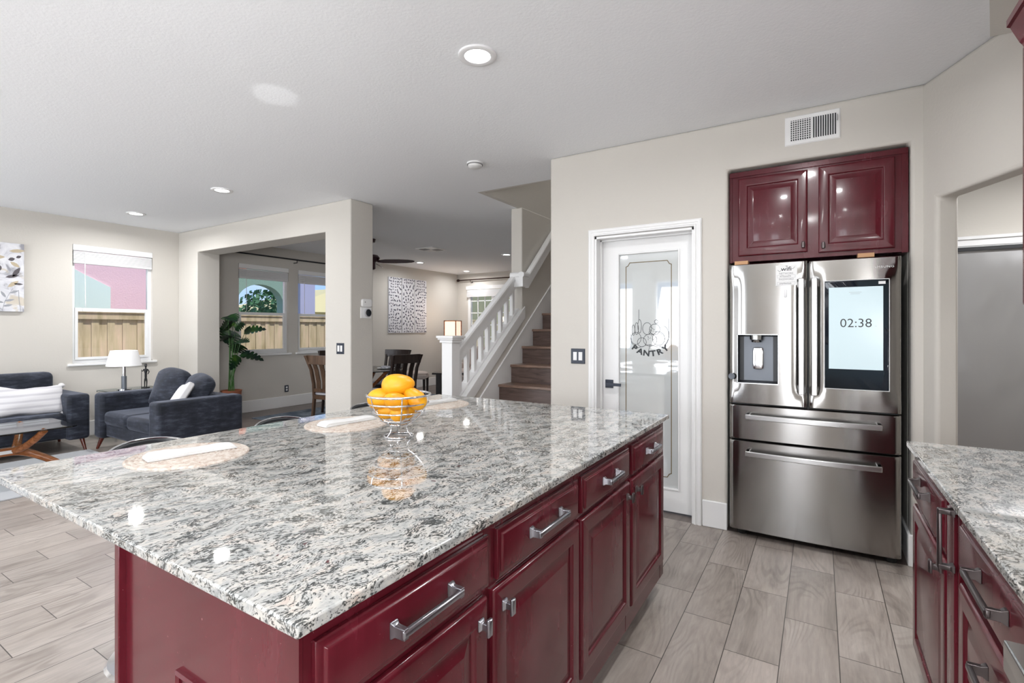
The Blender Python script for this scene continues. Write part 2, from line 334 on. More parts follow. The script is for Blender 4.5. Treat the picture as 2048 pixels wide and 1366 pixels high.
# ---------------------------------------------------------------- mesh helpers
class MB:
    def __init__(s): s.b = bmesh.new()
    def quadloop(s, rings, close=True, cap0=True, cap1=True):
        vs = [[s.b.verts.new(p) for p in r] for r in rings]
        for a, b in zip(vs, vs[1:]):
            n = len(a); m = n if close else n-1
            for i in range(m):
                j = (i+1) % n
                try: s.b.faces.new((a[i], a[j], b[j], b[i]))
                except ValueError: pass
        if cap0 and len(vs[0]) > 2: s.b.faces.new(vs[0][::-1])
        if cap1 and len(vs[-1]) > 2: s.b.faces.new(vs[-1])
        return s
    def box(s, x0, x1, y0, y1, z0, z1):
        return s.quadloop([[(x0, y0, z), (x1, y0, z), (x1, y1, z), (x0, y1, z)] for z in (z0, z1)])
    def obox(s, c, ax, ay, az):   # oriented box, half vectors
        c, ax, ay, az = map(Vector, (c, ax, ay, az))
        return s.quadloop([[c-ax-ay+k*az, c+ax-ay+k*az, c+ax+ay+k*az, c-ax+ay+k*az] for k in (-1, 1)])
    def bar(s, p, q, w, d=None, up=(0, 0, 1)):
        p, q = Vector(p), Vector(q); d = d or w; t = (q-p).normalized(); u = Vector(up)
        if abs(t.dot(u)) > .98: u = Vector((0, 1, 0))
        a = t.cross(u).normalized(); b = a.cross(t).normalized()
        return s.obox((p+q)/2, a*w/2, b*d/2, (q-p)/2)
    def tube(s, pts, r, n=10, closed=False, cap=True):
        pts = [Vector(p) for p in pts]; N = len(pts); rings = []; prev = None
        rr = r if isinstance(r, (list, tuple)) else [r]*N
        for i, p in enumerate(pts):
            if closed: t = (pts[(i+1) % N]-pts[i-1]).normalized()
            else: t = (pts[min(i+1, N-1)]-pts[max(i-1, 0)]).normalized()
            if prev is None:
                u = Vector((0, 0, 1)) if abs(t.z) < .9 else Vector((1, 0, 0)); a = t.cross(u).normalized()
            else:
                a = (prev-t*prev.dot(t)).normalized()
            prev = a; b = t.cross(a)
            rings.append([p+rr[i]*(a*math.cos(2*PI*k/n)+b*math.sin(2*PI*k/n)) for k in range(n)])
        if closed: rings.append(rings[0]); return s.quadloop(rings, cap0=False, cap1=False)
        return s.quadloop(rings, cap0=cap, cap1=cap)
    def lathe(s, prof, c=(0, 0, 0), n=24, axis='Z', cap=True):
        c = Vector(c); rings = []
        for r, z in prof:
            r = max(r, 1e-5); ring = []
            for k in range(n):
                a = 2*PI*k/n; x, y = r*math.cos(a), r*math.sin(a)
                ring.append(c+Vector({'Z': (x, y, z), 'X': (z, x, y), 'Y': (y, z, x)}[axis]))
            rings.append(ring)
        return s.quadloop(rings, cap0=cap, cap1=cap)
    def puff(s, c, half, p=4, n=10, M3=None, pz=2.2, fn=None):
        c = Vector(c); hx, hy, hz = half; M3 = M3 or Matrix.Identity(3)
        b = bmesh.new(); bmesh.ops.create_cube(b, size=2); bmesh.ops.subdivide_edges(b, edges=b.edges[:], cuts=n, use_grid_fill=True)
        mp = {}
        for v in b.verts:
            x, y, z = v.co
            k = (abs(x)**p+abs(y)**p+abs(z)**p)**(1/p); x, y, z = x/k, y/k, z/k
            edge = max(abs(x), abs(y)); z *= (1-.45*edge**pz) if pz else 1
            q = Vector((x*hx, y*hy, z*hz))
            if fn: q = fn(q, x, y, z)
            mp[v] = s.b.verts.new(c+M3@q)
        for f in b.faces: s.b.faces.new([mp[v] for v in f.verts])
        b.free(); return s
    def poly(s, pts, vec):
        vec = Vector(vec); pts = [Vector(p) for p in pts]
        return s.quadloop([pts, [p+vec for p in pts]])
    def build(s, name, m, parent=None, smooth=False, bevel=0, seg=2, world=True, bang=40, weld=False):
        if weld: bmesh.ops.remove_doubles(s.b, verts=s.b.verts, dist=1e-4)
        bmesh.ops.recalc_face_normals(s.b, faces=s.b.faces)
        if parent is not None and world:
            bmesh.ops.translate(s.b, verts=s.b.verts, vec=-Vector(parent_world(parent)))
        me = bpy.data.meshes.new(name); s.b.to_mesh(me); s.b.free()
        me.materials.append(M[m] if isinstance(m, str) else m)
        if smooth:
            for f in me.polygons: f.use_smooth = True
            me.set_sharp_from_angle(angle=R(smooth if smooth is not True else 45))
        o = bpy.data.objects.new(name, me); C.objects.link(o); o.parent = parent
        if bevel:
            bv = o.modifiers.new('bevel', 'BEVEL'); bv.width = bevel; bv.segments = seg; bv.limit_method = 'ANGLE'; bv.angle_limit = R(bang); bv.harden_normals = False
            for f in me.polygons: f.use_smooth = True
            me.set_sharp_from_angle(angle=R(50))
        return o
def parent_world(o):
    v = Vector((0, 0, 0))
    while o is not None: v = v+o.location; o = o.parent
    return v
def tag(o, label=None, cat=None, group=None, kind=None):
    if label: o['label'] = label
    if cat: o['category'] = cat
    if group: o['group'] = group
    if kind: o['kind'] = kind
    return o
def thing(name, label, cat, loc=(0, 0, 0), rz=0, group=None):
    o = bpy.data.objects.new(name, None); C.objects.link(o); o.location = loc; o.rotation_euler = (0, 0, rz); o.empty_display_size = .1
    return tag(o, label, cat, group)
def struct_empty(name, loc):
    o = bpy.data.objects.new(name, None); C.objects.link(o); o.location = loc; o.empty_display_size = .1; o['kind'] = 'structure'; return o
def st(o): o['kind'] = 'structure'; return o
def copy_tree(o, parent=None):
    c = o.copy(); C.objects.link(c)
    if parent is not None: c.parent = parent
    for ch in list(o.children): copy_tree(ch, c)
    return c
def dup(o, loc, rz=None, label=None, group=None):
    c = copy_tree(o); c.location = loc
    if rz is not None: c.rotation_euler = (c.rotation_euler[0], c.rotation_euler[1], rz)
    if label: c['label'] = label
    if group: c['group'] = group
    return c

def text_geo(body, size, align='CENTER', bold=0.0, spacing=1.0):
    cu = bpy.data.curves.new('t', 'FONT'); cu.body = body; cu.size = size; cu.align_x = align; cu.offset = bold; cu.resolution_u = 3
    cu.space_character = spacing
    o = bpy.data.objects.new('t', cu); C.objects.link(o)
    dg = bpy.context.evaluated_depsgraph_get(); me = bpy.data.meshes.new_from_object(o.evaluated_get(dg))
    vs = [v.co.copy() for v in me.vertices]; fs = [tuple(p.vertices) for p in me.polygons]
    bpy.data.objects.remove(o); bpy.data.curves.remove(cu); bpy.data.meshes.remove(me)
    return vs, fs
def add_text(mb, body, size, fr, a, b, n=.0006, sx=1.0, bend=None, **k):
    vs, fs = text_geo(body, size, **k)
    out = []
    for v in vs:
        x, y = v.x*sx, v.y
        if bend:
            th = x/bend; x, y = (bend-y)*math.sin(th), bend-(bend-y)*math.cos(th)
        out.append(mb.b.verts.new(fr.at(a+x, b+y, n)))
    for f in fs:
        try: mb.b.faces.new([out[i] for i in f])
        except ValueError: pass
class Frame:   # face frame: a along, b up, n outwards
    def __init__(s, o, A, N, B=(0, 0, 1)): s.o, s.A, s.B, s.N = map(Vector, (o, A, B, N))
    def at(s, a, b, n=0): return s.o+s.A*a+s.B*b+s.N*n
    def fbox(s, mb, a0, a1, b0, b1, n0, n1):
        return mb.quadloop([[s.at(a0, b0, n), s.at(a1, b0, n), s.at(a1, b1, n), s.at(a0, b1, n)] for n in (n0, n1)])
    def loops(s, mb, a0, a1, b0, b1, prof):
        return mb.quadloop([[s.at(a0+i, b0+i, n), s.at(a1-i, b0+i, n), s.at(a1-i, b1-i, n), s.at(a0+i, b1-i, n)] for i, n in prof])
RAISED = [(0, 0), (0, .011), (.004, .016), (.010, .018), (.050, .018), (.054, .016), (.058, .009), (.066, .009), (.092, .016), (.094, .0165)]
SLAB = [(0, 0), (0, .010), (.004, .0115), (.013, .0125), (.016, .018), (.020, .019)]

# wall grid: solid cells, holes; axis 'X' = wall whose face normal is X (u = y), 'Y' (u = x), 'Z' slab (u = x, v = y)
def grid_slab(name, axis, c0, c1, u0, u1, v0, v1, holes, m, bevel=0):
    us = sorted({u0, u1, *[h for H in holes for h in H[:2] if u0 < h < u1]}); vs = sorted({v0, v1, *[h for H in holes for h in H[2:4] if v0 < h < v1]})
    def solid(i, j):
        if not (0 <= i < len(us)-1 and 0 <= j < len(vs)-1): return False
        u, v = (us[i]+us[i+1])/2, (vs[j]+vs[j+1])/2
        return not any(H[0] < u < H[1] and H[2] < v < H[3] for H in holes)
    mb = MB(); cache = {}
    def V(u, v, c):
        k = (u, v, c)
        if k not in cache: cache[k] = mb.b.verts.new({'X': (c, u, v), 'Y': (u, c, v), 'Z': (u, v, c)}[axis])
        return cache[k]
    for i in range(len(us)-1):
        for j in range(len(vs)-1):
            if not solid(i, j): continue
            a, b, c, d = us[i], us[i+1], vs[j], vs[j+1]
            for cc in (c0, c1): mb.b.faces.new((V(a, c, cc), V(b, c, cc), V(b, d, cc), V(a, d, cc)))
            for di, dj, p, q in ((-1, 0, (a, c), (a, d)), (1, 0, (b, c), (b, d)), (0, -1, (a, c), (b, c)), (0, 1, (a, d), (b, d))):
                if not solid(i+di, j+dj): mb.b.faces.new((V(*p, c0), V(*q, c0), V(*q, c1), V(*p, c1)))
    return st(mb.build(name, m, bevel=bevel, seg=3))
CZ = 2.74
LX = -7.894

# ================================================================ SETTING
st(MB().box(-8.05, 3.2, -2.85, 3.62, -.1, 0).build('floor', 'floor'))
DF = wood('dining_floor_wood', (.10, .078, .068), (.20, .165, .15), (1, .1, 1), 12, .35)
M['dfloor'] = DF
st(MB().box(-8.05, 3.2, 3.62, 10.3, -.1, 0).build('floor_dining', 'dfloor'))
grid_slab('ceiling', 'Z', CZ, 2.92, -8.05, 3.2, -2.85, 10.3, [(-2.96, -1.82, 4.13, 8.25)], 'ceil')
W1, W2, W3 = (2.409, 3.282, .92, 2.41), (4.487, 5.368, .937, 2.405), (5.554, 6.43, .937, 2.40)
grid_slab('wall_left', 'X', -8.05, LX, -2.85, 10.3, 0, CZ, [W1, W2, W3], 'wall')
grid_slab('wall_divider', 'Y', 3.612, 3.925, LX, -4.24, 0, CZ, [(-7.379, -4.657, 0, 2.425)], 'wall', .012)
grid_slab('wall_pantry', 'Y', 3.623, 3.77, -1.87, .56, 0, CZ, [(-1.482, -.743, 0, 2.062), (-.53, .443, 0, 2.425)], 'wall', .018)
FW = (-7.56, -6.1, .35, 2.42)
grid_slab('wall_far', 'Y', 10.15, 10.3, LX, -1.75, 0, CZ, [FW], 'wall')
BW = [(-2.9, -1.75, .85, 2.36), (-5.0, -3.3, .85, 2.36), (-7.6, -5.3, .08, 2.30), (-.78, -.12, .06, 2.25)]
grid_slab('wall_back', 'Y', -2.85, -2.7, LX, 1.1, 0, CZ, BW, 'wall')
grid_slab('wall_right', 'X', .95, 1.1, -2.7, 2.64, 0, CZ, [(-2.0, -.4, 1.08, 2.2)], 'wall')
# niche around the refrigerator and closed pantry box
st(MB().box(-.65, -.53, 3.77, 4.5, 0, 2.55).build('wall_niche_left', 'wall'))
st(MB().box(.443, .56, 3.77, 4.5, 0, 2.55).build('wall_niche_right', 'wall'))
st(MB().box(-.65, .56, 4.5, 4.6, 0, 2.55).build('wall_niche_back', 'wall'))
st(MB().box(-.65, .56, 3.77, 4.5, 2.425, 2.55).build('wall_niche_top', 'wall'))
# stairwell walls (they carry on above the ceiling)
st(MB().box(-1.87, -1.75, 3.77, 8.2, 0, CZ).build('wall_stair_right', 'wall'))
st(MB().box(-1.87, -1.75, 4.05, 8.2, CZ+.001, 5.4).build('wall_landing_right', 'wall'))
st(MB().box(-3.036, -2.889, 4.9, 10.15, 0, CZ).build('wall_stair', 'wall', bevel=.012, seg=3))
st(MB().box(-3.036, -2.905, 4.05, 8.2, CZ+.001, 5.4).build('wall_landing_left', 'wall'))
st(MB().box(-2.905, -1.87, 4.05, 4.17, CZ+.001, 5.4).build('wall_landing_near', 'wall'))
st(MB().box(-3.036, -1.75, 8.2, 8.32, 0, 5.4).build('wall_landing_far', 'wall'))
st(MB().box(-3.036, -1.75, 4.05, 8.32, 5.4, 5.5).build('ceiling_landing', 'ceil'))
# angled wall with the wide doorway to the hall
DA = Vector((.19, -.414, 0)).normalized(); DN = Vector((.909, .417, 0)); D0 = Vector((.498, 3.623, 0))
def diag(s0, s1, z0, z1, mb, t=.115):
    mb.poly([D0+DA*s0+Vector((0, 0, z0)), D0+DA*s1+Vector((0, 0, z0)), D0+DA*s1+Vector((0, 0, z1)), D0+DA*s0+Vector((0, 0, z1))], DN*t)
mb = MB(); s1 = .102
rngs = [(0, s1), (s1, .95), (.95, 1.09)]
us = [-.03, s1, .95, 1.09]; zs = [0, 2.071, CZ]
cv = {}
def DV(u, z, t):
    k = (u, z, t)
    if k not in cv: cv[k] = mb.b.verts.new(D0+DA*u+DN*t+Vector((0, 0, z)))
    return cv[k]
sol = lambda i, j: 0 <= i < 3 and 0 <= j < 2 and not (i == 1 and j == 0)
for i in range(3):
    for j in range(2):
        if not sol(i, j): continue
        a, b, c, d = us[i], us[i+1], zs[j], zs[j+1]
        for t in (0, .115): mb.b.faces.new((DV(a, c, t), DV(b, c, t), DV(b, d, t), DV(a, d, t)))
        for di, dj, p, q in ((-1, 0, (a, c), (a, d)), (1, 0, (b, c), (b, d)), (0, -1, (a, c), (b, c)), (0, 1, (a, d), (b, d))):
            if not sol(i+di, j+dj): mb.b.faces.new((DV(*p, 0), DV(*q, 0), DV(*q, .115), DV(*p, .115)))
st(mb.build('wall_angled', 'wall', bevel=.02, seg=3))
# shallow sloped soffit above the wall cabinets
mb = MB(); A = Vector((.687, 3.206, 2.74)); B = Vector((.54, 2.535, 2.74)); Cc = Vector((.689, 2.535, 2.68)); Dd = Vector((.784, 2.999, 2.646)); E_ = Vector((.95, 2.535, 2.60)); F_ = Vector((.95, 2.64, 2.60))
B2 = B+(B-A)*3; C2 = Vector((.62, .5, 2.64)); E2 = Vector((.95, .5, 2.55))
v = {k: mb.b.verts.new(p) for k, p in dict(A=A, B=B, C=Cc, D=Dd, E=E_, F=F_, b=B2, c=C2, e=E2, T=Vector((.95, 2.64, 2.74)), t=Vector((.95, .5, 2.74))).items()}
for f in ('ABC', 'ACD', 'CDFE', 'BbcC', 'CceE'): mb.b.faces.new([v[k] for k in f])
st(mb.build('ceiling_soffit', 'wall', smooth=60))
# hall behind the doorway
st(MB().box(.5, 3.2, 5.6, 5.72, 0, CZ).build('wall_hall_far', 'wall'))
st(MB().box(3.1, 3.2, 2.6, 5.6, 0, CZ).build('wall_hall_right', 'wall'))
st(MB().box(1.1, 3.2, 2.5, 2.6, 0, CZ).build('wall_hall_near', 'wall'))
tr = MB().box(.62, 2.9, 5.565, 5.6, 2.035, 2.122); tr.box(.62, 2.9, 5.55, 5.6, 2.10, 2.128); tr.box(.62, 2.9, 5.558, 5.6, 2.045, 2.06)
st(tr.build('trim_closet', 'white_gloss', bevel=.004))
d1 = struct_empty('door_2', (1.6, 5.58, 0))
MB().box(.62, 1.75, 5.57, 5.59, .02, 2.005).build('door_panel', 'closet', d1)
MB().box(1.70, 2.9, 5.545, 5.565, .02, 2.005).build('door_panel', 'closet', d1)
MB().box(.62, 2.9, 5.54, 5.6, 2.005, 2.035).build('door_track', 'black', d1)

# baseboards
def baseboard(name, x0, x1, y0, y1, h=.182):
    return st(MB().box(x0, x1, y0, y1, 0, h).build(name, 'white', bevel=.006))
baseboard('baseboard_left', LX, LX+.016, -2.7, 10.15, .19)
baseboard('baseboard_far', LX+.016, -3.036, 10.134, 10.15, .19)
baseboard('baseboard_divider', LX+.016, -7.379, 3.596, 3.612, .19)
baseboard('baseboard_pillar', -4.657, -4.24, 3.596, 3.612, .19)
baseboard('baseboard_pillar_side', -4.24, -4.224, 3.596, 3.925, .19)
baseboard('baseboard_pantry', -.69, -.53, 3.607, 3.623)
baseboard('baseboard_pantry_left', -1.87, -1.53, 3.607, 3.623)
baseboard('baseboard_niche', .427, .443, 3.623, 4.5)
baseboard('baseboard_niche_front', .427, .498, 3.607, 3.623)
baseboard('baseboard_stair_wall', -3.052, -3.036, 4.9, 10.134, .19)

# ---------------------------------------------------------------- windows
def sash_window(idx, y0, y1, z0, z1, blind_label, wand=True):
    w = struct_empty('window_%d' % idx, (LX, (y0+y1)/2, z0))
    x0, x1 = LX-.11, LX-.05
    fr = MB(); t = .035
    fr.box(x0, x1, y0, y0+t, z0, z1); fr.box(x0, x1, y1-t, y1, z0, z1); fr.box(x0, x1, y0+t, y1-t, z0, z0+t+.01); fr.box(x0, x1, y0+t, y1-t, z1-t, z1)
    fr.build('window_frame', 'frame', w)
    zm = z0+(z1-z0)*.455
    sa = MB(); a, b = y0+t, y1-t; s = .03; xx0, xx1 = x1-.025, x1+.01
    a += .001; b -= .001; zb = z0+t+.011; sa.box(xx0, xx1, a, a+s, zb, zm-.022); sa.box(xx0, xx1, b-s, b, zb, zm-.022); sa.box(xx0, xx1, a+s, b-s, zb, zb+s); sa.box(xx0, xx1, a, b, zm-.022, zm+.022)
    sa.build('window_sash', 'frame', w)
    MB().box(x1-.03, x1-.026, a, b, z0+t, z1-t).build('window_pane', 'pane', w)
    MB().box(LX-.05, LX+.03, y0-.05, y1+.05, z0-.032, z0).build('window_sill', 'white', w, bevel=.008)
    # blind drawn up under its head rail
    bl = thing('window_blind', blind_label, 'blind', (LX-.02, (y0+y1)/2, z1))
    MB().box(LX-.045, LX+.012, y0+.004, y1-.004, z1-.075, z1-.002).build('head_rail', 'white', bl, bevel=.004)
    m_ = MB()
    for k in range(9): m_.box(LX-.045, LX+.004, y0+.01, y1-.01, z1-.095-k*.0145, z1-.0835-k*.0145)
    m_.build('slat_stack', 'blind', bl)
    MB().box(LX-.045, LX+.006, y0+.008, y1-.008, z1-.235, z1-.213).build('bottom_rail', 'blind', bl, bevel=.004)
    if wand: MB().tube([(LX+.012, y0+.12, z1-.09), (LX+.014, y0+.125, zm+.03)], .0045, 6).build('wand', 'blind', bl)
sash_window(1, *W1, 'white blind pulled up in the window above the table lamp')
sash_window(2, *W2, 'white blind pulled up in the window behind the tall plant')
sash_window(3, *W3, 'white blind pulled up in the window partly hidden by the pillar')
w4 = struct_empty('window_4', (-6.8, 10.15, .35))
fr = MB(); x0, x1, z0, z1 = FW
for a in ((x0, x0+.08), (x0+.71, x0+.79), (x1-.08, x1)): fr.box(*a, 10.14, 10.22, z0, z1)
[(fr.box(p_, q_, 10.142, 10.218, z0, z0+.06), fr.box(p_, q_, 10.142, 10.218, z1-.07, z1)) for p_, q_ in ((x0+.08, x0+.71), (x0+.79, x1-.08))]
fr.build('window_frame', 'frame', w4, bevel=.004)
g = MB()
for c in (x0+.08+.21, x0+.08+.42): g.box(c-.011, c+.011, 10.165, 10.185, z0+.06, z1-.07)
for k in range(1, 6): zz = z1-.07-k*.30; g.box(x0+.08, x1-.08, 10.165, 10.185, zz-.011, zz+.011)
g.build('muntins', 'frame', w4)
MB().box(x0+.08, x1-.08, 10.19, 10.194, z0+.06, z1-.07).build('window_pane', 'pane', w4)
bl = thing('window_blind', 'white blind pulled up in the grid window beyond the staircase', 'blind', ((x0+x1)/2, 10.12, z1))
MB().box(x0-.02, x1+.02, 10.085, 10.14, z1-.09, z1).build('head_rail', 'white', bl, bevel=.004)
m_ = MB()
for k in range(10): m_.box(x0, x1, 10.09, 10.137, z1-.112-k*.0175, z1-.098-k*.0175)
m_.build('slat_stack', 'blind', bl)
# back windows with curtains (seen in the reflections; the widest is added for light)
for i, (x0, x1, z0, z1) in enumerate(BW):
    w = struct_empty('window_%d' % (5+i), ((x0+x1)/2, -2.75, z0))
    fr = MB()
    for a in ((x0, x0+.05), ((x0+x1)/2-.03, (x0+x1)/2+.03), (x1-.05, x1)): fr.box(*a, -2.82, -2.74, z0, z1)
    fr.box(x0, x1, -2.82, -2.74, z0, z0+.05); fr.box(x0, x1, -2.82, -2.74, z1-.05, z1); fr.build('window_frame', 'frame', w)
    MB().box(x0, x1, -2.79, -2.786, z0, z1).build('window_pane', 'pane', w)
    MB().box(x0-.05, x1+.05, -2.7, -2.65, z0-.03, z0).build('window_sill', 'white', w)

w = struct_empty('window_9', (1.02, -1.2, 1.08)); fr = MB()  # unseen window added in the right wall to bring in light
for a in ((-2.0, -1.95), (-1.225, -1.175), (-.45, -.4)): fr.box(1.0, 1.06, *a, 1.08, 2.2)
fr.box(1.0, 1.06, -2.0, -.4, 1.08, 1.13); fr.box(1.0, 1.06, -2.0, -.4, 2.15, 2.2); fr.build('window_frame', 'frame', w)
MB().box(1.03, 1.034, -2.0, -.4, 1.08, 2.2).build('window_pane', 'pane', w)

def curtain(x0, x1, lab):
    mb = MB(); n = 60; ys = []
    top = [(x0+(x1-x0)*i/n, -2.58+.03*math.sin(i*.95)) for i in range(n+1)]
    rings = []
    for z in (2.55, 2.0, 1.4, .9, .3): rings.append([(x, y, z) for x, y in top]+[(x, y+.006, z) for x, y in reversed(top)])
    mb.quadloop(rings); tag(mb.build('curtain', 'curtain', smooth=True), lab, 'curtain')
curtain(-3.3, -2.9, 'white curtain hanging between the two windows behind the camera')
curtain(-1.78, -1.45, 'white curtain at the right of the window behind the camera')

# ---------------------------------------------------------------- outdoors
st(MB().box(-40, 30, -30, 40, -.35, -.15).build('ground', 'ground'))
fn = thing('wooden_fence', 'tan wooden board fence outside the left windows', 'fence', (-9.35, 5, -.15))
mb = MB(); y = -3.0; k = 0
rnd = random.Random(3)
while y < 13:
    w_ = .092+.008*rnd.random(); mb.box(-9.37+.012*(k % 2), -9.35+.012*(k % 2), y, y+w_, -.15, 1.60); y += w_+.003; k += 1
mb.build('board_panel', 'fence', fn)
MB().box(-9.40, -9.30, -3, 13, 1.60, 1.64).box(-9.345, -9.315, -3, 13, 1.50, 1.60).build('top_rail', 'fence', fn)
hs = thing('neighbour_house', 'pink stucco neighbouring house behind the fence', 'house', (-11, 2, -.15))
MB().box(-11.3, -10.9, -3, 5.25, -.15, 6).build('wall_face', 'stucco', hs)
MB().poly([(-10.9, .5, -.1), (-10.9, 3.86, -.1), (-10.9, 3.86, 2.1), (-10.9, 3.45, 2.32), (-10.9, .5, 4.1)], (.02, 0, 0)).build('painted_sun_patch', 'sun_paint', hs)  # pale triangle paints the sunlit part of the pink wall
pt = thing('patio_wall', 'green grey stucco patio wall with an arched opening', 'building', (-10.9, 6.6, -.15))
mb = MB()
prof = [(5.3, -.15), (5.3, 3.6), (7.35, 3.6), (7.35, -.15), (7.15, -.15)]
arc = [(6.72+.55*math.cos(a), 1.95+.42*math.sin(a)) for a in [PI*i/14 for i in range(15)]]
prof = [(5.3, -.15), (5.3, 3.6), (7.42, 3.6), (7.42, -.15), (7.27, -.15)]+arc+[(6.17, -.15)]
ff = [mb.b.verts.new((-10.9, a, b)) for a, b in prof]; bb = [mb.b.verts.new((-11.15, a, b)) for a, b in prof]
mb.b.faces.new(ff); mb.b.faces.new(bb[::-1])
for i in range(len(ff)): j = (i+1) % len(ff); mb.b.faces.new((ff[i], ff[j], bb[j], bb[i]))
mb.build('wall_face', 'stucco2', pt)
MB().box(-10.88, -10.6, 7.52, 7.93, -.15, 3.6).build('column', 'shutter', pt)
o = MB().puff((-10.6, 6.02, 2.62), (.12, .16, .16), 2.5, 5).build('hanging_lantern', 'orange', smooth=True)
tag(o, 'orange lantern seen through the top of the window behind the plant', 'lantern')
yh = thing('yellow_house', 'cream yellow house with a sloping roof in the distance', 'house', (-24, 20, -.15))
MB().box(-28, -22, 14.5, 24, -.15, 2.2).build('wall_face', 'yellow', yh)
mb = MB(); mb.poly([(-28.5, 14.2, 3.0), (-21.6, 14.2, 3.0), (-25, 14.2, 3.1)], (0, 0, .01)) if 0 else None
mb.quadloop([[(-28.5, 14.0, 2.2), (-21.6, 14.0, 2.2), (-21.6, 24.4, 2.2), (-28.5, 24.4, 2.2)], [(-26, 19.5, 3.7), (-24, 19.5, 3.7), (-24, 22, 3.7), (-26, 22, 3.7)]])
mb.build('house_roof', 'rooftile', yh)
MB().box(-21.98, -21.9, 16.6, 17.2, 1.6, 2.0).build('house_window', 'teal', yh)
def tree(c, r, lab, seed):
    t = thing('garden_tree', lab, 'tree', (c[0], c[1], -.15)); rn = random.Random(seed)
    MB().tube([(c[0], c[1], -.15), (c[0]+.05, c[1], c[2])], [.09, .05], 8).build('trunk', 'dark_wood', t, smooth=True)
    mb = MB()
    for i in range(900):
        d = Vector((rn.gauss(0, 1), rn.gauss(0, 1), rn.gauss(0, 1))).normalized()*(rn.random()**.4)*r; d.z *= .9
        p = Vector(c)+d; n = Vector((rn.gauss(0, 1), rn.gauss(0, 1), rn.gauss(0, 1))).normalized(); a = n.orthogonal().normalized(); b = n.cross(a); s_ = .05+.05*rn.random()
        f = [mb.b.verts.new(p+a*s_), mb.b.verts.new(p+b*s_*.6), mb.b.verts.new(p-a*s_), mb.b.verts.new(p-b*s_*.6)]; mb.b.faces.new(f)
    mb.build('crown', 'foliage', t)
tree((-12.6, 7.9, 1.75), .75, 'leafy green tree framed by the patio arch', 2)
yf = thing('garden_wall', 'cream yellow wall with planting outside the grid window', 'wall', (-8.5, 14.5, -.15))
MB().box(-16, -4, 14.4, 14.6, -.15, 4.5).build('wall_face', 'yellow', yf)
MB().box(-8.6, -8.3, 14.2, 14.4, -.15, 4.2).build('teal_post', 'teal', yf)
def bush(c, r, lab, seed):
    rn = random.Random(seed); mb = MB()
    for i in range(160):
        d = Vector((rn.gauss(0, .5), rn.gauss(0, .5), rn.random()))*r; p = Vector(c); q = p+d
        s_ = Vector((.02, 0, 0)); mb.quadloop([[p-s_, p+s_], [q*.5+p*.5-s_*1.5+Vector((0, 0, .05)), q*.5+p*.5+s_*1.5+Vector((0, 0, .05))], [q-s_*.1, q+s_*.1]], close=False, cap0=False, cap1=False)
    tag(mb.build('spiky_bush', 'foliage'), lab, 'bush')
bush((-7.9, 12.0, -.15), .8, 'spiky green bush outside the grid window', 5)
0 and bush((-6.6, 12.6, -.15), .8, 'low spiky bush beside the teal post outside', 6)

# ---------------------------------------------------------------- curtain rods, ceiling fittings
rd = thing('curtain_rod', 'black curtain rod above the dining windows', 'curtain rod', (-7.80, 5.6, 2.56))
MB().tube([(-7.80, 4.1, 2.56), (-7.80, 7.1, 2.56)], .013, 8).build('rod', 'black', rd, smooth=True)
for yy in (5.47, 6.9): MB().tube([(-7.80, yy, 2.56), (-7.80, yy, 2.51), (LX, yy, 2.51)], .008, 6).build('bracket', 'black', rd)
rd = thing('curtain_rod', 'dark bronze curtain rod with a ball end above the grid window', 'curtain rod', (-7.0, 10.05, 2.58))
MB().tube([(-7.78, 10.05, 2.575), (-4.4, 10.05, 2.575)], .014, 8).build('rod', 'rod_br', rd, smooth=True)
MB().lathe([(0, -.05), (.03, -.03), (.035, 0), (.03, .03), (.012, .045)], (-7.80, 10.05, 2.575), 12, 'X').build('finial', 'rod_br', rd, smooth=True)
for xx in (-7.42, -5.9): MB().tube([(xx, 10.05, 2.575), (xx, 10.05, 2.52), (xx, 10.15, 2.52)], .008, 6).build('bracket', 'rod_br', rd)

cans = [(-1.474, 2.057, 'large round ceiling light above the island'), (-5.078, 2.72, 'ceiling light above the loveseat, the nearer of the left pair'),
        (-6.993, 2.733, 'ceiling light nearest the left window wall'), (-7.115, 7.872, 'ceiling light right of the fan blade'),
        (-7.214, 9.617, 'ceiling light near the far corner'), (-4.975, 7.87, 'ceiling light beside the stair wall end')]
extra = [(1.5, 4.4), (-1.474, .1), (-.1, .1), (-.1, 2.2), (-3.2, .1), (-5.078, .2), (-6.99, .2), (-3.2, -1.8), (-5.6, -1.8), (-.6, -1.8)]  # unseen cans added to fill the room and hall with light
can0 = thing('recessed_light', cans[0][2], 'ceiling light', (0, 0, CZ), 0, 'recessed ceiling lights')
MB().lathe([(.064, -.002), (.066, -.008), (.090, -.012), (.0965, -.008), (.0975, 0)], n=40, cap=False).build('trim_ring', 'white_gloss', can0, smooth=True, world=False)
MB().lathe([(0, -.004), (.066, -.004)], n=40, cap=False).build('diffuser', 'lamp_on', can0, world=False)
first = True
for x, y, lab in cans+[(x, y, 'added fill light in the ceiling, outside the picture') for x, y in extra]:
    if first: can0.location = (x, y, CZ); first = False
    else: dup(can0, (x, y, CZ), label=lab)
    area('can_glow', (x, y, CZ-.016), .13, CANP*(1.9 if x > -.7 and x < 1 else 3.0 if x < -6.5 and y < 3.5 else 1.3 if y > 5 else 1), spread=170)

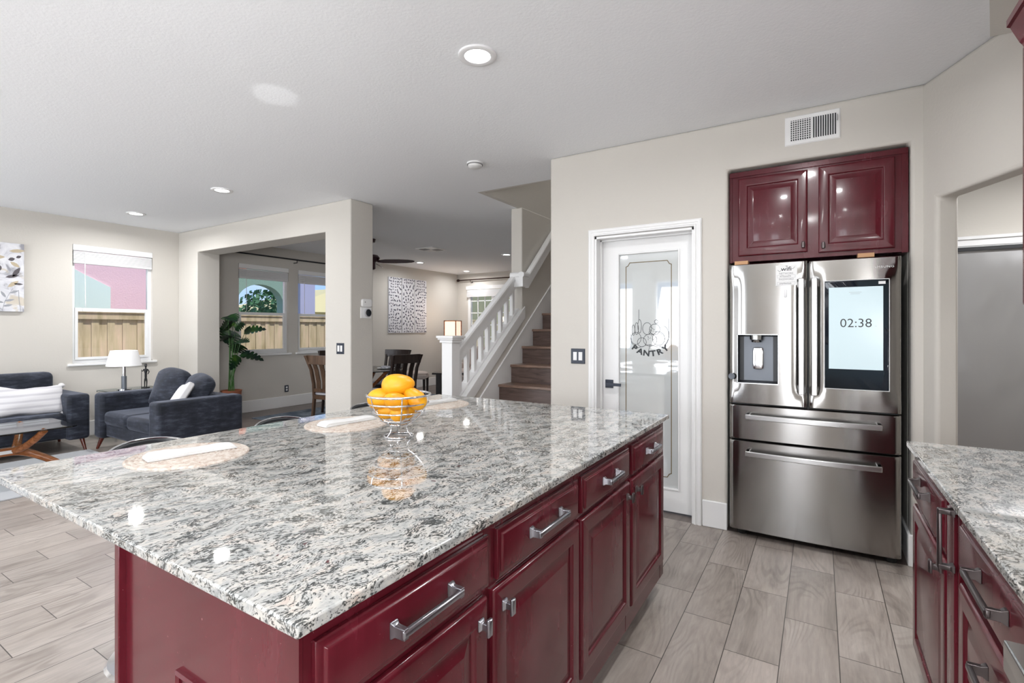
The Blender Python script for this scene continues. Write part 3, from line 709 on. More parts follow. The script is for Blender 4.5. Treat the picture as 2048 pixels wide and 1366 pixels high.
sd = thing('smoke_detector', 'small white smoke detector on the ceiling', 'smoke detector', (-2.452, 3.386, CZ))
MB().lathe([(.068, 0), (.068, -.012), (.06, -.014), (.058, -.03), (.045, -.04), (0, -.042)], n=32).build('housing', 'white', sd, smooth=True, world=False)
MB().lathe([(.0665, -.0155), (.0665, -.02), (.05, -.02)], n=32, cap=False).build('vent_slot', 'ink_grey', sd, world=False)
cv_ = thing('ceiling_vent', 'white square air vent in the dining room ceiling', 'vent', (-5.748, 6.639, CZ))
MB().box(-.19, .19, -.19, .19, -.012, 0).build('frame', 'white', cv_, world=False, bevel=.003)
m_ = MB()
for i in range(6): m_.box(-.15+i*.026, -.135+i*.026, -.15, -.005, -.016, -.011); m_.box(.005+i*.026, .02+i*.026, .0, .15, -.016, -.011)
m_.build('slat_set', 'ink_grey', cv_, world=False)

def fan():
    t = thing('ceiling_fan', 'dark wooden ceiling fan behind the pillar', 'ceiling fan', (-5.9, 5.42, CZ))
    MB().tube([(0, 0, 0), (0, 0, -.28)], .015, 8).build('down_rod', 'fan', t, world=False)
    MB().lathe([(.02, 0), (.07, 0), (.06, -.05), (.02, -.06)], n=20).build('canopy', 'fan', t, world=False, smooth=True)
    MB().lathe([(.0, -.24), (.10, -.25), (.135, -.29), (.10, -.34), (.07, -.36), (.07, -.45), (.05, -.47), (0, -.475)], n=24).build('motor_housing', 'fan', t, world=False, smooth=40)
    for k in range(4):
        a = R(34+90*k); d = Vector((math.cos(a), math.sin(a), 0)); n = Vector((-d.y, d.x, 0))
        mb = MB(); rings = []
        for r_, w_ in ((.10, .035), (.2, .07), (.4, .075), (.55, .06), (.63, .04), (.665, .008)):
            c = d*r_+Vector((0, 0, -.345-.0*r_)); rings.append([c-n*w_+Vector((0, 0, -.5*w_)), c+n*w_+Vector((0, 0, .5*w_)), c+n*w_+Vector((0, 0, .5*w_+.008)), c-n*w_+Vector((0, 0, -.5*w_+.008))])
        mb.quadloop(rings); mb.build('blade', 'fan', t, world=False, smooth=True)
fan()

# ---------------------------------------------------------------- wall fittings
def switch(fr, lab, n=2, w=.118, h=.118, name='light_switch'):
    t = thing(name, lab, 'switch', fr.at(0, 0, 0))
    fr.loops(MB(), -w/2, w/2, -h/2, h/2, [(0, 0), (0, .005), (.004, .008)]).build('plate', 'navy_metal', t) if 0 else None
    mb = MB(); fr.loops(mb, -w/2, w/2, -h/2, h/2, [(0, 0), (0, .005), (.004, .008)]); mb.build('plate', 'navy_metal', t)
    for i in range(n):
        c = (i-(n-1)/2)*.046; mb = MB(); fr.loops(mb, c-.016, c+.016, -.033, .033, [(0, .008), (0, .010), (.002, .012)]); mb.build('rocker', 'white', t)
switch(Frame((-4.402, 3.612, 1.142), (1, 0, 0), (0, -1, 0)), 'dark plated double light switch on the pillar')
switch(Frame((-1.622, 3.623, 1.14), (1, 0, 0), (0, -1, 0)), 'dark plated double light switch beside the pantry door')
def outlet(fr, lab):
    t = thing('wall_outlet', lab, 'outlet', fr.at(0, 0, 0)); mb = MB(); fr.loops(mb, -.037, .037, -.058, .058, [(0, 0), (0, .005), (.004, .007)]); mb.build('plate', 'navy_metal', t)
    for s_ in (-1, 1):
        mb = MB(); fr.loops(mb, -.017, .017, s_*.022-.015, s_*.022+.015, [(0, .007), (0, .009), (.003, .010)]); mb.build('socket', 'white', t)
outlet(Frame((LX, 5.329, .316), (0, 1, 0), (1, 0, 0)), 'dark wall outlet low on the dining room window wall')
pf = Frame((-4.24, 3.818, 0), (0, 1, 0), (1, 0, 0))
t = thing('door_chime_sensor', 'white oblong sensor on the side of the pillar', 'sensor', pf.at(0, 1.637, 0))
mb = MB().puff(pf.at(.005, 1.637, .008), (.016, .072, .045), 5, 8, pz=0); mb.build('housing', 'white', t, smooth=True)
mb = MB(); pf.fbox(mb, -.035, -.022, 1.64, 1.652, .020, .026); mb.build('button', 'ink_grey', t)
t = thing('thermostat', 'round black thermostat on a square white plate', 'thermostat', pf.at(0, 1.53, 0))
mb = MB(); pf.loops(mb, -.075, .075, 1.47, 1.59, [(0, 0), (0, .006), (.003, .008)]); mb.build('plate', 'white', t)
MB().lathe([(.042, .008), (.046, .012), (.044, .032), (.038, .036)], pf.at(.01, 1.53, 0), 32, 'X').build('bezel', 'chrome', t, smooth=40)
MB().lathe([(0, .037), (.038, .037), (.036, .039), (0, .040)], pf.at(.01, 1.53, 0), 32, 'X').build('dial_face', 'screen_black', t)
# wall register above the refrigerator
vf = Frame((0, 3.623, 0), (1, 0, 0), (0, -1, 0))
t = thing('wall_vent', 'white wall air register above the red cabinet', 'vent', (-.04, 3.623, 2.6))
mb = MB(); vf.loops(mb, -.190, .106, 2.514, 2.696, [(0, 0), (0, .004), (.006, .010)]); mb.build('frame', 'white', t)
mb = MB()
for i in range(9): vf.fbox(mb, -.157+i*.0125, -.150+i*.0125, 2.54, 2.668, .0095, .0115)
for i in range(10): vf.fbox(mb, -.036+i*.0125, -.029+i*.0125, 2.54, 2.668, .0095, .0115)
mb.build('slot_set', 'black', t)
mb = MB()
for i in range(9): vf.fbox(mb, -.158, -.045, 2.551+i*.0135, 2.555+i*.0135, .0115, .0125)
mb.build('cross_slats', 'white', t)
mb = MB(); vf.fbox(mb, .088, .091, 2.62, 2.655, .010, .024); mb.build('damper_lever', 'ink_grey', t)

# ---------------------------------------------------------------- pantry door
d = struct_empty('door_1', (-1.11, 3.74, 0))
cs = MB()
prof = [(0, 0), (0, .012), (.008, .018), (.022, .018), (.026, .013), (.034, .013), (.038, .020), (.050, .016), (.052, 0)]
def casing(mb, xo, side):   # vertical piece: side +1 grows to +x
    mb.quadloop([[(xo+side*p, 3.6228-n, 0) for p, n in prof], [(xo+side*p, 3.6228-n, 2.119-p) for p, n in prof]])
casing(cs, -1.531, 1); casing(cs, -.694, -1)
cs.quadloop([[(-1.531+p, 3.6228-n, 2.119-p) for p, n in prof], [(-.694-p, 3.6228-n, 2.119-p) for p, n in prof]])
st(cs.build('trim_pantry_door', 'white', None))
jm = MB(); jm.box(-1.482, -1.466, 3.615, 3.77, 0, 2.062); jm.box(-.759, -.743, 3.615, 3.77, 0, 2.062); jm.box(-1.482, -.743, 3.615, 3.77, 2.046, 2.062)
jm.box(-1.466, -1.456, 3.70, 3.73, 0, 2.046); jm.box(-1.466, -.759, 3.70, 3.73, 2.036, 2.046)
st(jm.build('trim_pantry_jamb', 'white'))
yf = 3.735
mb = MB(); X0, X1, Z0, Z1 = -1.462, -.763, .012, 2.04; G0, G1, H0, H1 = -1.327, -.880, .183, 1.927
for a, b, c, e in ((X0, G0, Z0, Z1), (G1, X1, Z0, Z1), (G0, G1, Z0, H0), (G0, G1, H1, Z1)): mb.box(a, b, yf, yf+.035, c, e)
mb.build('door_slab', 'white', d)
mb = MB(); fr_ = Frame((0, yf, 0), (1, 0, 0), (0, -1, 0))
for a, b, c, e in ((G0-.012, G0, H0-.012, H1+.012), (G1, G1+.012, H0-.012, H1+.012), (G0, G1, H0-.012, H0), (G0, G1, H1, H1+.012)): fr_.fbox(mb, a, b, c, e, 0, .008)
mb.build('glazing_bead', 'white', d, bevel=.003)
MB().box(G0, G1, yf+.012, yf+.020, H0, H1).build('frosted_glass', 'frost', d)
gf = Frame((-1.1035, yf+.012, 0), (1, 0, 0), (0, -1, 0))
mb = MB(); bw, b0, b1 = .172, H0+.075, H1-.065; c_ = .03
outl = [(-bw, b0+c_), (-bw+c_*.5, b0+c_*.8), (-bw+c_, b0), (bw-c_, b0), (bw-c_*.5, b0+c_*.8), (bw, b0+c_), (bw, b1-c_), (bw-c_*.5, b1-c_*.8), (bw-c_, b1), (-bw+c_, b1), (-bw+c_*.5, b1-c_*.8), (-bw, b1-c_)]
def line(mb, fr, pts, w, closed=False, n=.0006):
    P_ = [fr.at(a, b, n) for a, b in pts]; L_ = len(P_)
    for i in range(L_ if closed else L_-1):
        p, q = P_[i], P_[(i+1) % L_]; t_ = (q-p).normalized(); s_ = fr.N.cross(t_)*w/2; p = p-t_*w*.3; q = q+t_*w*.3
        mb.b.faces.new([mb.b.verts.new(v_) for v_ in (p-s_, q-s_, q+s_, p+s_)])
line(mb, gf, outl, .0065, True); mb.build('etched_border', 'gold', d)
mb = MB()
for i, ch in enumerate('PANTRY'):
    th = (i-2.5)*.27; rr_ = .205; cx, cz = .012+math.sin(th)*rr_, 1.355-math.cos(th)*rr_
    vs, fs = text_geo(ch, .058, bold=.0024); vv = []
    for v_ in vs:
        x, y = v_.x*1.15, v_.y; vv.append(mb.b.verts.new(gf.at(cx+.0+x*math.cos(th)-y*math.sin(th), cz-.0+x*math.sin(th)+y*math.cos(th), .0008)))
    for f in fs: mb.b.faces.new([vv[k] for k in f])
mb.build('pantry_lettering', 'ink', d)
mb = MB(); rn = random.Random(8)
def circ(cx, cz, rx, rz, n=14, a0=0, a1=2*PI): return [(cx+rx*math.cos(a0+(a1-a0)*i/n), cz+rz*math.sin(a0+(a1-a0)*i/n)) for i in range(n+1)]
cz0 = 1.285
shapes = [circ(-.095, cz0-.02, .035, .04), circ(-.055, cz0-.045, .03, .03), circ(.0, cz0-.03, .045, .04), circ(.055, cz0-.02, .04, .045), circ(.03, cz0+.04, .035, .035), circ(-.02, cz0+.045, .03, .04),
          circ(-.09, cz0+.045, .012, .04), circ(-.07, cz0+.06, .012, .045), circ(-.112, cz0+.035, .01, .035), circ(.09, cz0+.0, .03, .06, 10, -1.5, 1.6),
          [(-.075, cz0+.10), (-.075, cz0+.17)], [(.121, cz0+.11), (.121, cz0-.01), (.11, cz0-.04), (.09, cz0-.07), (.05, cz0-.075), (.0, cz0-.06), (-.03, cz0-.065)],
          circ(.04, cz0+.09, .012, .012), [(-.13, cz0+.01), (-.125, cz0-.05), (-.09, cz0-.085), (-.04, cz0-.07)], [(.0, cz0-.06), (-.01, cz0-.1), (-.005, cz0-.12)]]
for s_ in shapes: line(mb, gf, [(.015+a*1.15, cz0+.02+(b-cz0)*1.15) for a, b in s_], .0034)
for i in range(26):
    a, b = rn.uniform(-.02, .09), cz0+rn.uniform(-.05, .06); line(mb, gf, [(a+.02, b+.02), (a+.02+rn.uniform(-.01, .01), b+.02+rn.uniform(.004, .012))], .0028)
mb.build('fruit_drawing', 'ink', d)
hd = thing('door_handle', None, None, (-1.41, yf, .925)); hd.parent = d; hd.location = Vector((-1.405, yf, .925))-d.location
mb = MB().box(-1.437, -1.373, yf-.009, yf, .893, .957); mb.build('rosette', 'navy_metal', hd, bevel=.002)
mb = MB().bar((-1.405, yf-.009, .925), (-1.405, yf-.05, .925), .018); mb.box(-1.415, -1.295, yf-.058, yf-.044, .914, .936); mb.build('lever', 'navy_metal', hd, bevel=.002)

# ---------------------------------------------------------------- cabinet hardware in a face frame
def bar_pull(parent, fr, a, b, L, vertical=False, m='pull', n0=.019):
    mb = MB()
    for s_ in (-1, 1):
        pa, pb = (a, b+s_*L/2) if vertical else (a+s_*L/2, b)
        da, db = (.0065, .0105) if not vertical else (.0105, .0065)
        mb.quadloop([[fr.at(pa+i*da*k, pb+j*db*k, n) for i, j in ((-1, -1), (1, -1), (1, 1), (-1, 1))] for n, k in ((n0, 1.45), (n0+.004, 1.4), (n0+.010, 1), (n0+.034, .95))])
    h = L/2+.007; w_ = .0075
    A0, A1, B0, B1 = (a-w_, a+w_, b-h, b+h) if vertical else (a-h, a+h, b-w_, b+w_)
    fr.loops(mb, A0, A1, B0, B1, [(0, n0+.026), (0, n0+.033), (.0035, n0+.036)])
    return mb.build('handle', m, parent, bevel=.001, bang=30)
def knob(parent, fr, a, b, m='pull', n0=.018):
    mb = MB()
    mb.quadloop([[fr.at(a+i*.007*k, b+j*.009*k, n) for i, j in ((-1, -1), (1, -1), (1, 1), (-1, 1))] for n, k in ((n0, 1.5), (n0+.004, 1.4), (n0+.009, .9), (n0+.024, .85))])
    fr.loops(mb, a-.0085, a+.0085, b-.020, b+.020, [(0, n0+.022), (0, n0+.028), (.003, n0+.031)])
    return mb.build('knob', m, parent, bevel=.001, bang=30)
def drawer(cab, fr, a0, a1, b0, b1, L=.17, m='pull', pb=None):
    mb = MB(); fr.loops(mb, a0, a1, b0, b1, SLAB); o = mb.build('drawer', 'cab', cab, bevel=.0012, bang=25)
    bar_pull(o, fr, (a0+a1)/2, pb if pb else (b0+b1)/2+.005, L, m=m); return o
def door(cab, fr, a0, a1, b0, b1, ka, kb, m='pull', raised=RAISED):
    mb = MB(); fr.loops(mb, a0, a1, b0, b1, raised); o = mb.build('door', 'cab', cab, bevel=.0012, bang=20)
    if ka is not None: knob(o, fr, ka, kb, m)
    return o

# ================================================================ KITCHEN
# ---- island
isl = thing('island_cabinet', 'dark red kitchen island cabinet under the granite counter', 'cabinet', (-.98, 1.54, 0))
FX = -.686
mb = MB(); mb.box(-1.290, FX-.02, .4915, 2.586, .10, .890)
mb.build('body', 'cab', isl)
MB().box(-1.27, FX-.07, .52, 2.56, 0, .10).build('toe_kick', 'cab_dark', isl)
IF = Frame((FX, 0, 0), (0, 1, 0), (1, 0, 0))
mb = MB()
bays = [(.507, .990), (1.027, 1.507), (1.539, 2.018), (2.064, 2.540)]
# face frame: stiles and rails with dark gaps round the fronts
for a, b in ((.4915, .515), (.982, 1.035), (1.499, 1.547), (2.010, 2.072), (2.532, 2.590)): IF.fbox(mb, a, b, .10, .890, -.02, 0)
for z0, z1 in ((.10, .20), (.715, .755), (.853, .890)): IF.fbox(mb, .4915, 2.590, z0, z1, -.02, -.001)
mb.build('face_frame', 'cab', isl)
EF = Frame((0, .487, 0), (1, 0, 0), (0, -1, 0))
mb = MB(); EF.fbox(mb, -1.290, FX, 0, .890, -.004, .003); mb.build('end_panel', 'cab', isl)
mb = MB(); mb.box(-1.306, -1.287, .470, .60, 0, .890); mb.build('corner_post', 'cab', isl, bevel=.002)
for (a, b), L in zip(bays, (.166, .176, .13, .13)):
    drawer(isl, IF, a, b, .738, .862, L, m='pull_chrome')
door(isl, IF, .507, .978, .190, .722, .944, .672, 'pull_chrome')
door(isl, IF, 1.005, 1.507, .190, .722, 1.046, .672, 'pull_chrome')
door(isl, IF, 1.527, 2.018, .190, .722, 1.975, .672, 'pull')
door(isl, IF, 2.044, 2.540, .190, .722, 2.092, .672, 'pull')
mb = MB(); EF.loops(mb, -1.055, -.965, .555, .700, [(0, .002), (0, .010), (.006, .013), (.012, .009), (.012, .006)]); mb.build('outlet_frame', 'cab', isl)
# stone tops
def slab(name, x0, x1, y0, y1, lab):
    o = MB().box(x0, x1, y0, y1, .891, .914).build(name, 'granite', bevel=.004, seg=3); return tag(o, lab, 'countertop')
slab('granite_countertop', -2.190, -.661, .464, 2.613, 'large speckled granite countertop on the island')
slab('granite_countertop', .291, .949, 1.060, 2.497, 'granite countertop on the right cabinets by the wall')
# ---- right run
rc = thing('base_cabinet', 'dark red base cabinets along the right edge', 'cabinet', (.62, 1.78, 0))
RF = Frame((.308, 0, 0), (0, -1, 0), (-1, 0, 0))   # a = -y
MB().box(.33, .945, 1.065, 2.49, .10, .890).build('body', 'cab', rc)
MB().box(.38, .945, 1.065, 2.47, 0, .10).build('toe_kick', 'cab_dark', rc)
FR2 = Frame((.327, 0, 0), (0, -1, 0), (-1, 0, 0))
mb = MB(); FR2.fbox(mb, -2.496, -1.065, .10, .890, -.006, 0); mb.build('face_frame', 'cab', rc)
drawer(rc, FR2, -2.494, -1.926, .690, .858, .19, pb=.802)
door(rc, FR2, -2.494, -1.905, .115, .672, -1.945, .640)
o = MB(); FR2.loops(o, -1.880, -1.760, .115, .868, SLAB); o = o.build('pull_out_front', 'cab', rc, bevel=.001, bang=25)
bar_pull(o, FR2, -1.772, .785, .15, True)
drawer(rc, FR2, -1.735, -1.095, .708, .858, .19, pb=.800)
o = MB(); FR2.loops(o, -1.735, -1.095, .40, .690, RAISED); o = o.build('drawer', 'cab', rc, bevel=.001, bang=25); bar_pull(o, FR2, -1.36, .615, .19)
o = MB(); FR2.loops(o, -1.735, -1.095, .115, .385, RAISED); o = o.build('drawer', 'cab', rc, bevel=.001, bang=25); bar_pull(o, FR2, -1.36, .32, .19)
# ---- range
rg = thing('kitchen_range', 'stainless range corner at the lower right beside the granite', 'range', (.6, .66, 0))
MB().box(.33, .94, .30, 1.052, .06, .905).build('body', 'steel_plain', rg, bevel=.004)
MB().box(.30, .94, .30, 1.052, .905, .918).build('cooktop', 'screen_black', rg)
mb = MB(); mb.poly([(.238, 1.044, .882), (.238, 1.044, .835), (.27, 1.044, .80), (.335, 1.044, .80), (.335, 1.044, .882)], (0, -.74, 0)); mb.build('control_panel', 'steel_plain', rg, bevel=.003)
MB().tube([(.27, .95, .70), (.27, .40, .70)], .012, 10).build('oven_handle', 'steel_plain', rg, smooth=True)
# ---- wall cabinet right
wc = thing('wall_cabinet', 'tall dark red wall cabinet at the right picture edge', 'cabinet', (.78, 2.1, 1.43))
MB().box(.640, .948, .9, 2.510, 1.445, 2.40).build('body', 'cab', wc)
UF = Frame((.640, 0, 0), (0, -1, 0), (-1, 0, 0))
for a in (-2.507, -1.96, -1.41): door(wc, UF, a, a+.535, 1.440, 2.375, a+(.05 if a > -2 else .49), 1.50)
mb = MB(); mb.box(.632, .948, .9, 2.506, 1.425, 1.446); mb.build('light_rail', 'cab', wc, bevel=.003)
mb = MB(); prof = [(.640, 2.38), (.632, 2.40), (.625, 2.41), (.600, 2.47), (.590, 2.475), (.590, 2.50), (.70, 2.50), (.70, 2.38)]
mb.quadloop([[(x, y, z) for x, z in prof] for y in (.9, 2.545)]); mb.build('crown_moulding', 'cab', wc)
# ---- cabinet over the refrigerator
fc = thing('wall_cabinet', 'dark red two door cabinet above the refrigerator', 'cabinet', (-.04, 3.9, 1.80))
MB().box(-.525, .438, 3.675, 4.40, 1.805, 2.408).build('body', 'cab', fc)
CF = Frame((0, 3.675, 0), (1, 0, 0), (0, -1, 0))
mb = MB(); CF.fbox(mb, -.522, .436, 2.376, 2.410, 0, .010); CF.fbox(mb, .405, .437, 1.80, 2.40, 0, .006); CF.fbox(mb, -.522, -.505, 1.80, 2.40, 0, .004); mb.build('face_trim', 'cab', fc, bevel=.003)
door(fc, CF, -.468, -.066, 1.842, 2.362, -.090, 1.885)
door(fc, CF, -.008, .374, 1.830, 2.366, .018, 1.872)
# ---- refrigerator
rf = thing('refrigerator', 'stainless french door refrigerator with a lit touch screen', 'refrigerator', (-.06, 3.9, 0))
MB().box(-.500, .382, 3.62, 4.38, .045, 1.755).build('body', 'dgrey', rf, bevel=.004)
MB().box(-.500, .382, 3.60, 3.64, .055, 1.76).build('gasket_frame', 'black', rf)
for x in (-.46, .33):
    m_ = MB().lathe([(.028, 0), (.032, .01), (.028, .028), (.018, .05)], (x+.02, 3.64, 0), 16); m_.build('foot', 'rubber', rf, smooth=40)
for x in (-.45, .22): MB().box(x-.03, x+.05, 3.58, 3.66, 1.776, 1.800).build('hinge_cover', 'wood_shim', rf)
yF = 3.535
def fdoor(x0, x1, z0, z1, name, hole=None):
    """door skin: gently curved in plan with rounded vertical edges; optional recess hole (x0,x1,z0,z1)"""
    n = 30; xs = sorted(set([x0+(x1-x0)*(.5-.5*math.cos(PI*i/n)) for i in range(n+1)]+([hole[0], hole[1]] if hole else [])))
    W_ = FR_W = (-.507, .392)
    def yy(x, z=None):
        t = (x-x0)/(x1-x0); e = min(t, 1-t)*(x1-x0)
        y = yF+.010*((x+.0575)/.45)**2
        if e < .024: y += .012*(1-math.sqrt(max(0, 1-((.024-e)/.024)**2)))
        if z is not None and x1-x0 < .6 and e < .085:
            zf = min(1, max(0, (min(z-z0, z1-z)-.03)/.11)); zf = zf*zf*(3-2*zf); q_ = (.085-e)/.085; y += .013*q_*q_*(3-2*q_)*zf
        elif z is not None and e < .05:
            y += .006*((.05-e)/.05)**2
        return y
    zs = sorted(set([z0, z0+.004, z1-.004, z1]+[z0+.004+(z1-z0-.008)*i/26 for i in range(1, 26)]+([hole[2], hole[3]] if hole else [])))
    mb = MB(); V = {}
    def vv(x, z):
        k = (x, z)
        if k not in V: V[k] = mb.b.verts.new((x, yy(x, z)+(.005 if z in (z0, z1) else 0), z))
        return V[k]
    for a, b in zip(xs, xs[1:]):
        for c, e in zip(zs, zs[1:]):
            if hole and hole[0] <= a and b <= hole[1] and hole[2] <= c and e <= hole[3]: continue
            mb.b.faces.new((vv(a, c), vv(b, c), vv(b, e), vv(a, e)))
    # sides
    yb = 3.60
    def side(pts): 
        fr_ = [vv(*p) for p in pts]; bk = [mb.b.verts.new((p[0], yb, p[1])) for p in pts]
        for i in range(len(pts)-1): mb.b.faces.new((fr_[i], fr_[i+1], bk[i+1], bk[i]))
    side([(x, z0) for x in xs]); side([(x, z1) for x in xs]); side([(x0, z) for z in zs]); side([(x1, z) for z in zs])
    if hole:
        h0, h1, k0, k1 = hole; D = 3.595
        hx = [x for x in xs if h0 <= x <= h1]; hz = [z for z in zs if k0 <= z <= k1]
    return mb, yy
MIDX = -.062
mb, yy = fdoor(-.507, MIDX-.003, .872, 1.773, 'door', (-.455, -.224, 1.008, 1.316)); dl = mb.build('door', 'steel', rf, smooth=50, weld=True)
mb, yr = fdoor(MIDX+.003, .392, .872, 1.768, 'door'); dr = mb.build('door', 'steel', rf, smooth=50, weld=True)
mb, y1_ = fdoor(-.507, .392, .640, .862, 'drawer'); r1 = mb.build('freezer_drawer', 'steel', rf, smooth=50, weld=True)
mb, y2_ = fdoor(-.507, .392, .050, .630, 'drawer'); r2_ = mb.build('freezer_drawer', 'steel', rf, smooth=50, weld=True)
# dispenser
mb = MB(); D = 3.61
pr_ = [(-.455, 1.008), (-.224, 1.008), (-.224, 1.316), (-.455, 1.316)]
yd = yy(-.34)
mb.quadloop([[(x, yd-.001, z) for x, z in pr_], [(x*.94-.0204*1, D, (z-1.162)*.92+1.162) for x, z in pr_]], cap0=False, cap1=True)
disp = mb.build('water_dispenser', 'black', dl)
mb = MB(); mb.box(-.425, -.255, D-.012, D-.002, 1.02, 1.305); mb.build('back_plate', 'dgrey', rf).parent = rf
mb = MB(); F2 = Frame((0, yd, 0), (1, 0, 0), (0, -1, 0))
for a, b, c, e in ((-.459, -.455, 1.004, 1.320), (-.224, -.220, 1.004, 1.320), (-.459, -.220, 1.316, 1.320), (-.459, -.220, 1.002, 1.008)): F2.fbox(mb, a, b, c, e, -.01, .003)
mb.build('dispenser_rim', 'steel_plain', dl)
MB().lathe([(.042, 0), (.040, -.028), (.034, -.032), (.030, -.045), (0, -.046)], (-.348, 3.575, 1.314), 24).build('spout', 'steel_plain', dl, smooth=40)
MB().puff((-.340, 3.592, 1.165), (.033, .016, .072), 6, 8, pz=0).build('paddle', 'chrome', dl, smooth=True)
mb = MB()
# handles
for x in (MIDX-.034, MIDX+.034):
    par = dl if x < MIDX else dr
    m_ = MB(); m_.box(x-.0155, x+.0155, 3.478, 3.494, .955, 1.66)
    for zz in (.985, 1.63): m_.box(x-.011, x+.011, 3.494, 3.54, zz-.02, zz+.02)
    m_.build('handle', 'steel_bar', par, bevel=.004)
def bowed(par, z, x0=-.405, x1=.300):
    m_ = MB(); rings = []; n = 20
    for i in range(n+1):
        t = i/n; x = x0+(x1-x0)*t; yb_ = 3.497-.022*math.sin(PI*t); rings.append([(x, yb_, z-.017), (x, yb_-.013, z-.015), (x, yb_-.013, z+.015), (x, yb_, z+.017)])
    m_.quadloop(rings)
    for x in (x0+.012, x1-.012): m_.box(x-.012, x+.012, 3.490, 3.548, z-.016, z+.016)
    m_.build('handle', 'steel_bar', par, bevel=.003)
bowed(r1, .795); bowed(r2_, .560)
# screen
SF = Frame((0, yr(.18)-.001, 0), (1, 0, 0), (0, -1, 0))
mb = MB(); SF.loops(mb, .024, .334, 1.001, 1.639, [(0, -.012), (0, .004), (.003, .006)]); sp = mb.build('touch_screen', 'screen_black', dr, bevel=.006)
mb = MB(); a, b, c, e = .021, .337, .998, 1.642
for p in ((a, a+.003, c, e), (b-.003, b, c, e), (a, b, c, c+.003), (a, b, e-.003, e)): SF.fbox(mb, *p, -.01, .0055)
mb.build('screen_rim', 'logo', dr)
mb = MB(); SF.fbox(mb, .045, .307, 1.118, 1.600, .006, .0068); mb.build('lit_display', 'screen', dr)
mb = MB(); SF.fbox(mb, .285, .318, 1.612, 1.628, .006, .0068); mb.build('screen_sticker', 'paper', dr)
mb = MB(); add_text(mb, '02:38', .072, SF, .178, 1.365, .0074, sx=.98, bold=-.0004)
mb.build('clock_digits', 'ink', dr)
mb = MB(); line(mb, SF, [(.145, 1.569), (.205, 1.569)], .0012, n=.0074); line(mb, SF, [(.152, 1.560), (.198, 1.560)], .0012, n=.0074); line(mb, SF, [(.268, 1.371), (.278, 1.371)], .001, n=.0074); mb.build('date_lines', 'ink_grey', dr)
DF_ = Frame((0, yr(.3)-.0005, 0), (1, 0, 0), (0, -1, 0))
mb = MB(); add_text(mb, 'SAMSUNG', .017, Frame((0, yr(.31)-.0008, 0), (1, 0, 0), (0, -1, 0)), .305, 1.705, .0005, sx=1.25, spacing=1.15); mb.build('logo_lettering', 'logo', dr)
# magnets and note
nf = Frame((0, yy(-.2)-.0012, 0), (1, 0, 0), (0, -1, 0))
nt_ = thing('wifi_note', 'white paper note with wifi lettering on the left refrigerator door', 'note', nf.at(-.19, 1.68, 0))
mb = MB(); nf.fbox(mb, -.236, -.120, 1.625, 1.752, .0002, .0014); mb.build('paper_sheet', 'paper', nt_)
mb = MB(); add_text(mb, 'wifi', .036, nf, -.178, 1.716, .002, sx=1.15, bold=.0003); line(mb, nf, [(-.225, 1.722), (-.215, 1.712), (-.200, 1.724)], .0016, n=.002); line(mb, nf, [(-.155, 1.724), (-.140, 1.728), (-.132, 1.738)], .0016, n=.002)
for k in range(3): line(mb, nf, circ(-.176, 1.738, .003+.003*k, .003+.003*k, 6, .8, 2.34), .0012, n=.002)
mb.build('script_lettering', 'ink', nt_)
mb = MB(); add_text(mb, 'NETWORK', .0165, nf, -.178, 1.694, .002, sx=.95); add_text(mb, 'PASSWORD', .0165, nf, -.178, 1.658, .002, sx=.92)
add_text(mb, 'ATTxccwT7i', .0115, nf, -.183, 1.678, .002, bold=.0003); add_text(mb, 'o=e=9xxYxrb', .0115, nf, -.183, 1.634, .002, bold=.0003)
for z in (1.673, 1.630): line(mb, nf, [(-.228, z), (-.130, z), (-.130, z+.016), (-.228, z+.016)], .0008, True, .002)
mb.build('block_lettering', 'ink_grey', nt_)
o = MB().lathe([(0, 0), (.020, 0), (.020, .004), (.018, .006), (0, .006)], (0, 0, 0), 24, 'Y').build('round_magnet', 'magnet', world=False, smooth=40)
o.location = (-.4925, 3.5405, 1.045); o.rotation_euler = (PI, 0, -.0); tag(o, 'round grey magnet at the left edge of the refrigerator door', 'magnet')
o = MB().puff((-.182, 3.533, 1.575), (.009, .004, .026), 4, 4, pz=0).build('hook_magnet', 'logo', smooth=True); tag(o, 'small pale oval magnet below the wifi note', 'magnet')

# ---- placemats, napkins
def placemat():
    t = MB(); prof = []; n = 13; R_ = .185
    for i in range(n):
        r0 = R_*i/n
        for k in (0, .25, .5, .75): prof.append((r0+k*R_/n, .0035+.0028*math.sin(PI*k)))
    prof += [(R_, .003), (R_, 0), (0, 0)]
    t.lathe(prof, n=56); return t.build('placemat', 'placemat', world=False, smooth=80)
def napkin():
    mb = MB(); L, w_ = .27, .034; n = 22; rings = []
    for i in range(n+1):
        t = i/n; x = -L/2+L*t; ht = (.021-.006*t)*(1-.75*max(0, (t-.93)/.07)**2)*(1-.5*max(0, (.05-t)/.05)**2)+.002*math.sin(t*9); wd = w_*(1+.10*math.sin(t*5+1)); sh = .004*math.sin(t*4.2)
        prof = [(-wd, 0), (-wd*1.03, ht*.3), (-wd*.96, ht*.36), (-wd*1.0, ht*.65), (-wd*.9, ht*.92), (-wd*.5, ht*1.05), (0, ht*1.08), (wd*.55, ht*1.0), (wd*.95, ht*.8), (wd*1.03, ht*.45), (wd, 0)]
        rings.append([(x, y+sh, z) for y, z in prof])
    mb.quadloop(rings); o = mb.build('napkin', 'napkin', world=False, smooth=50)
    return o
pm = placemat(); nk = napkin()
spots = [((-1.868, .890), 80, 'nearest the camera'), ((-1.862, 1.565), 84, 'left of the fruit basket, in the middle'), ((-1.905, 2.255), 86, 'farthest away, behind the fruit basket')]
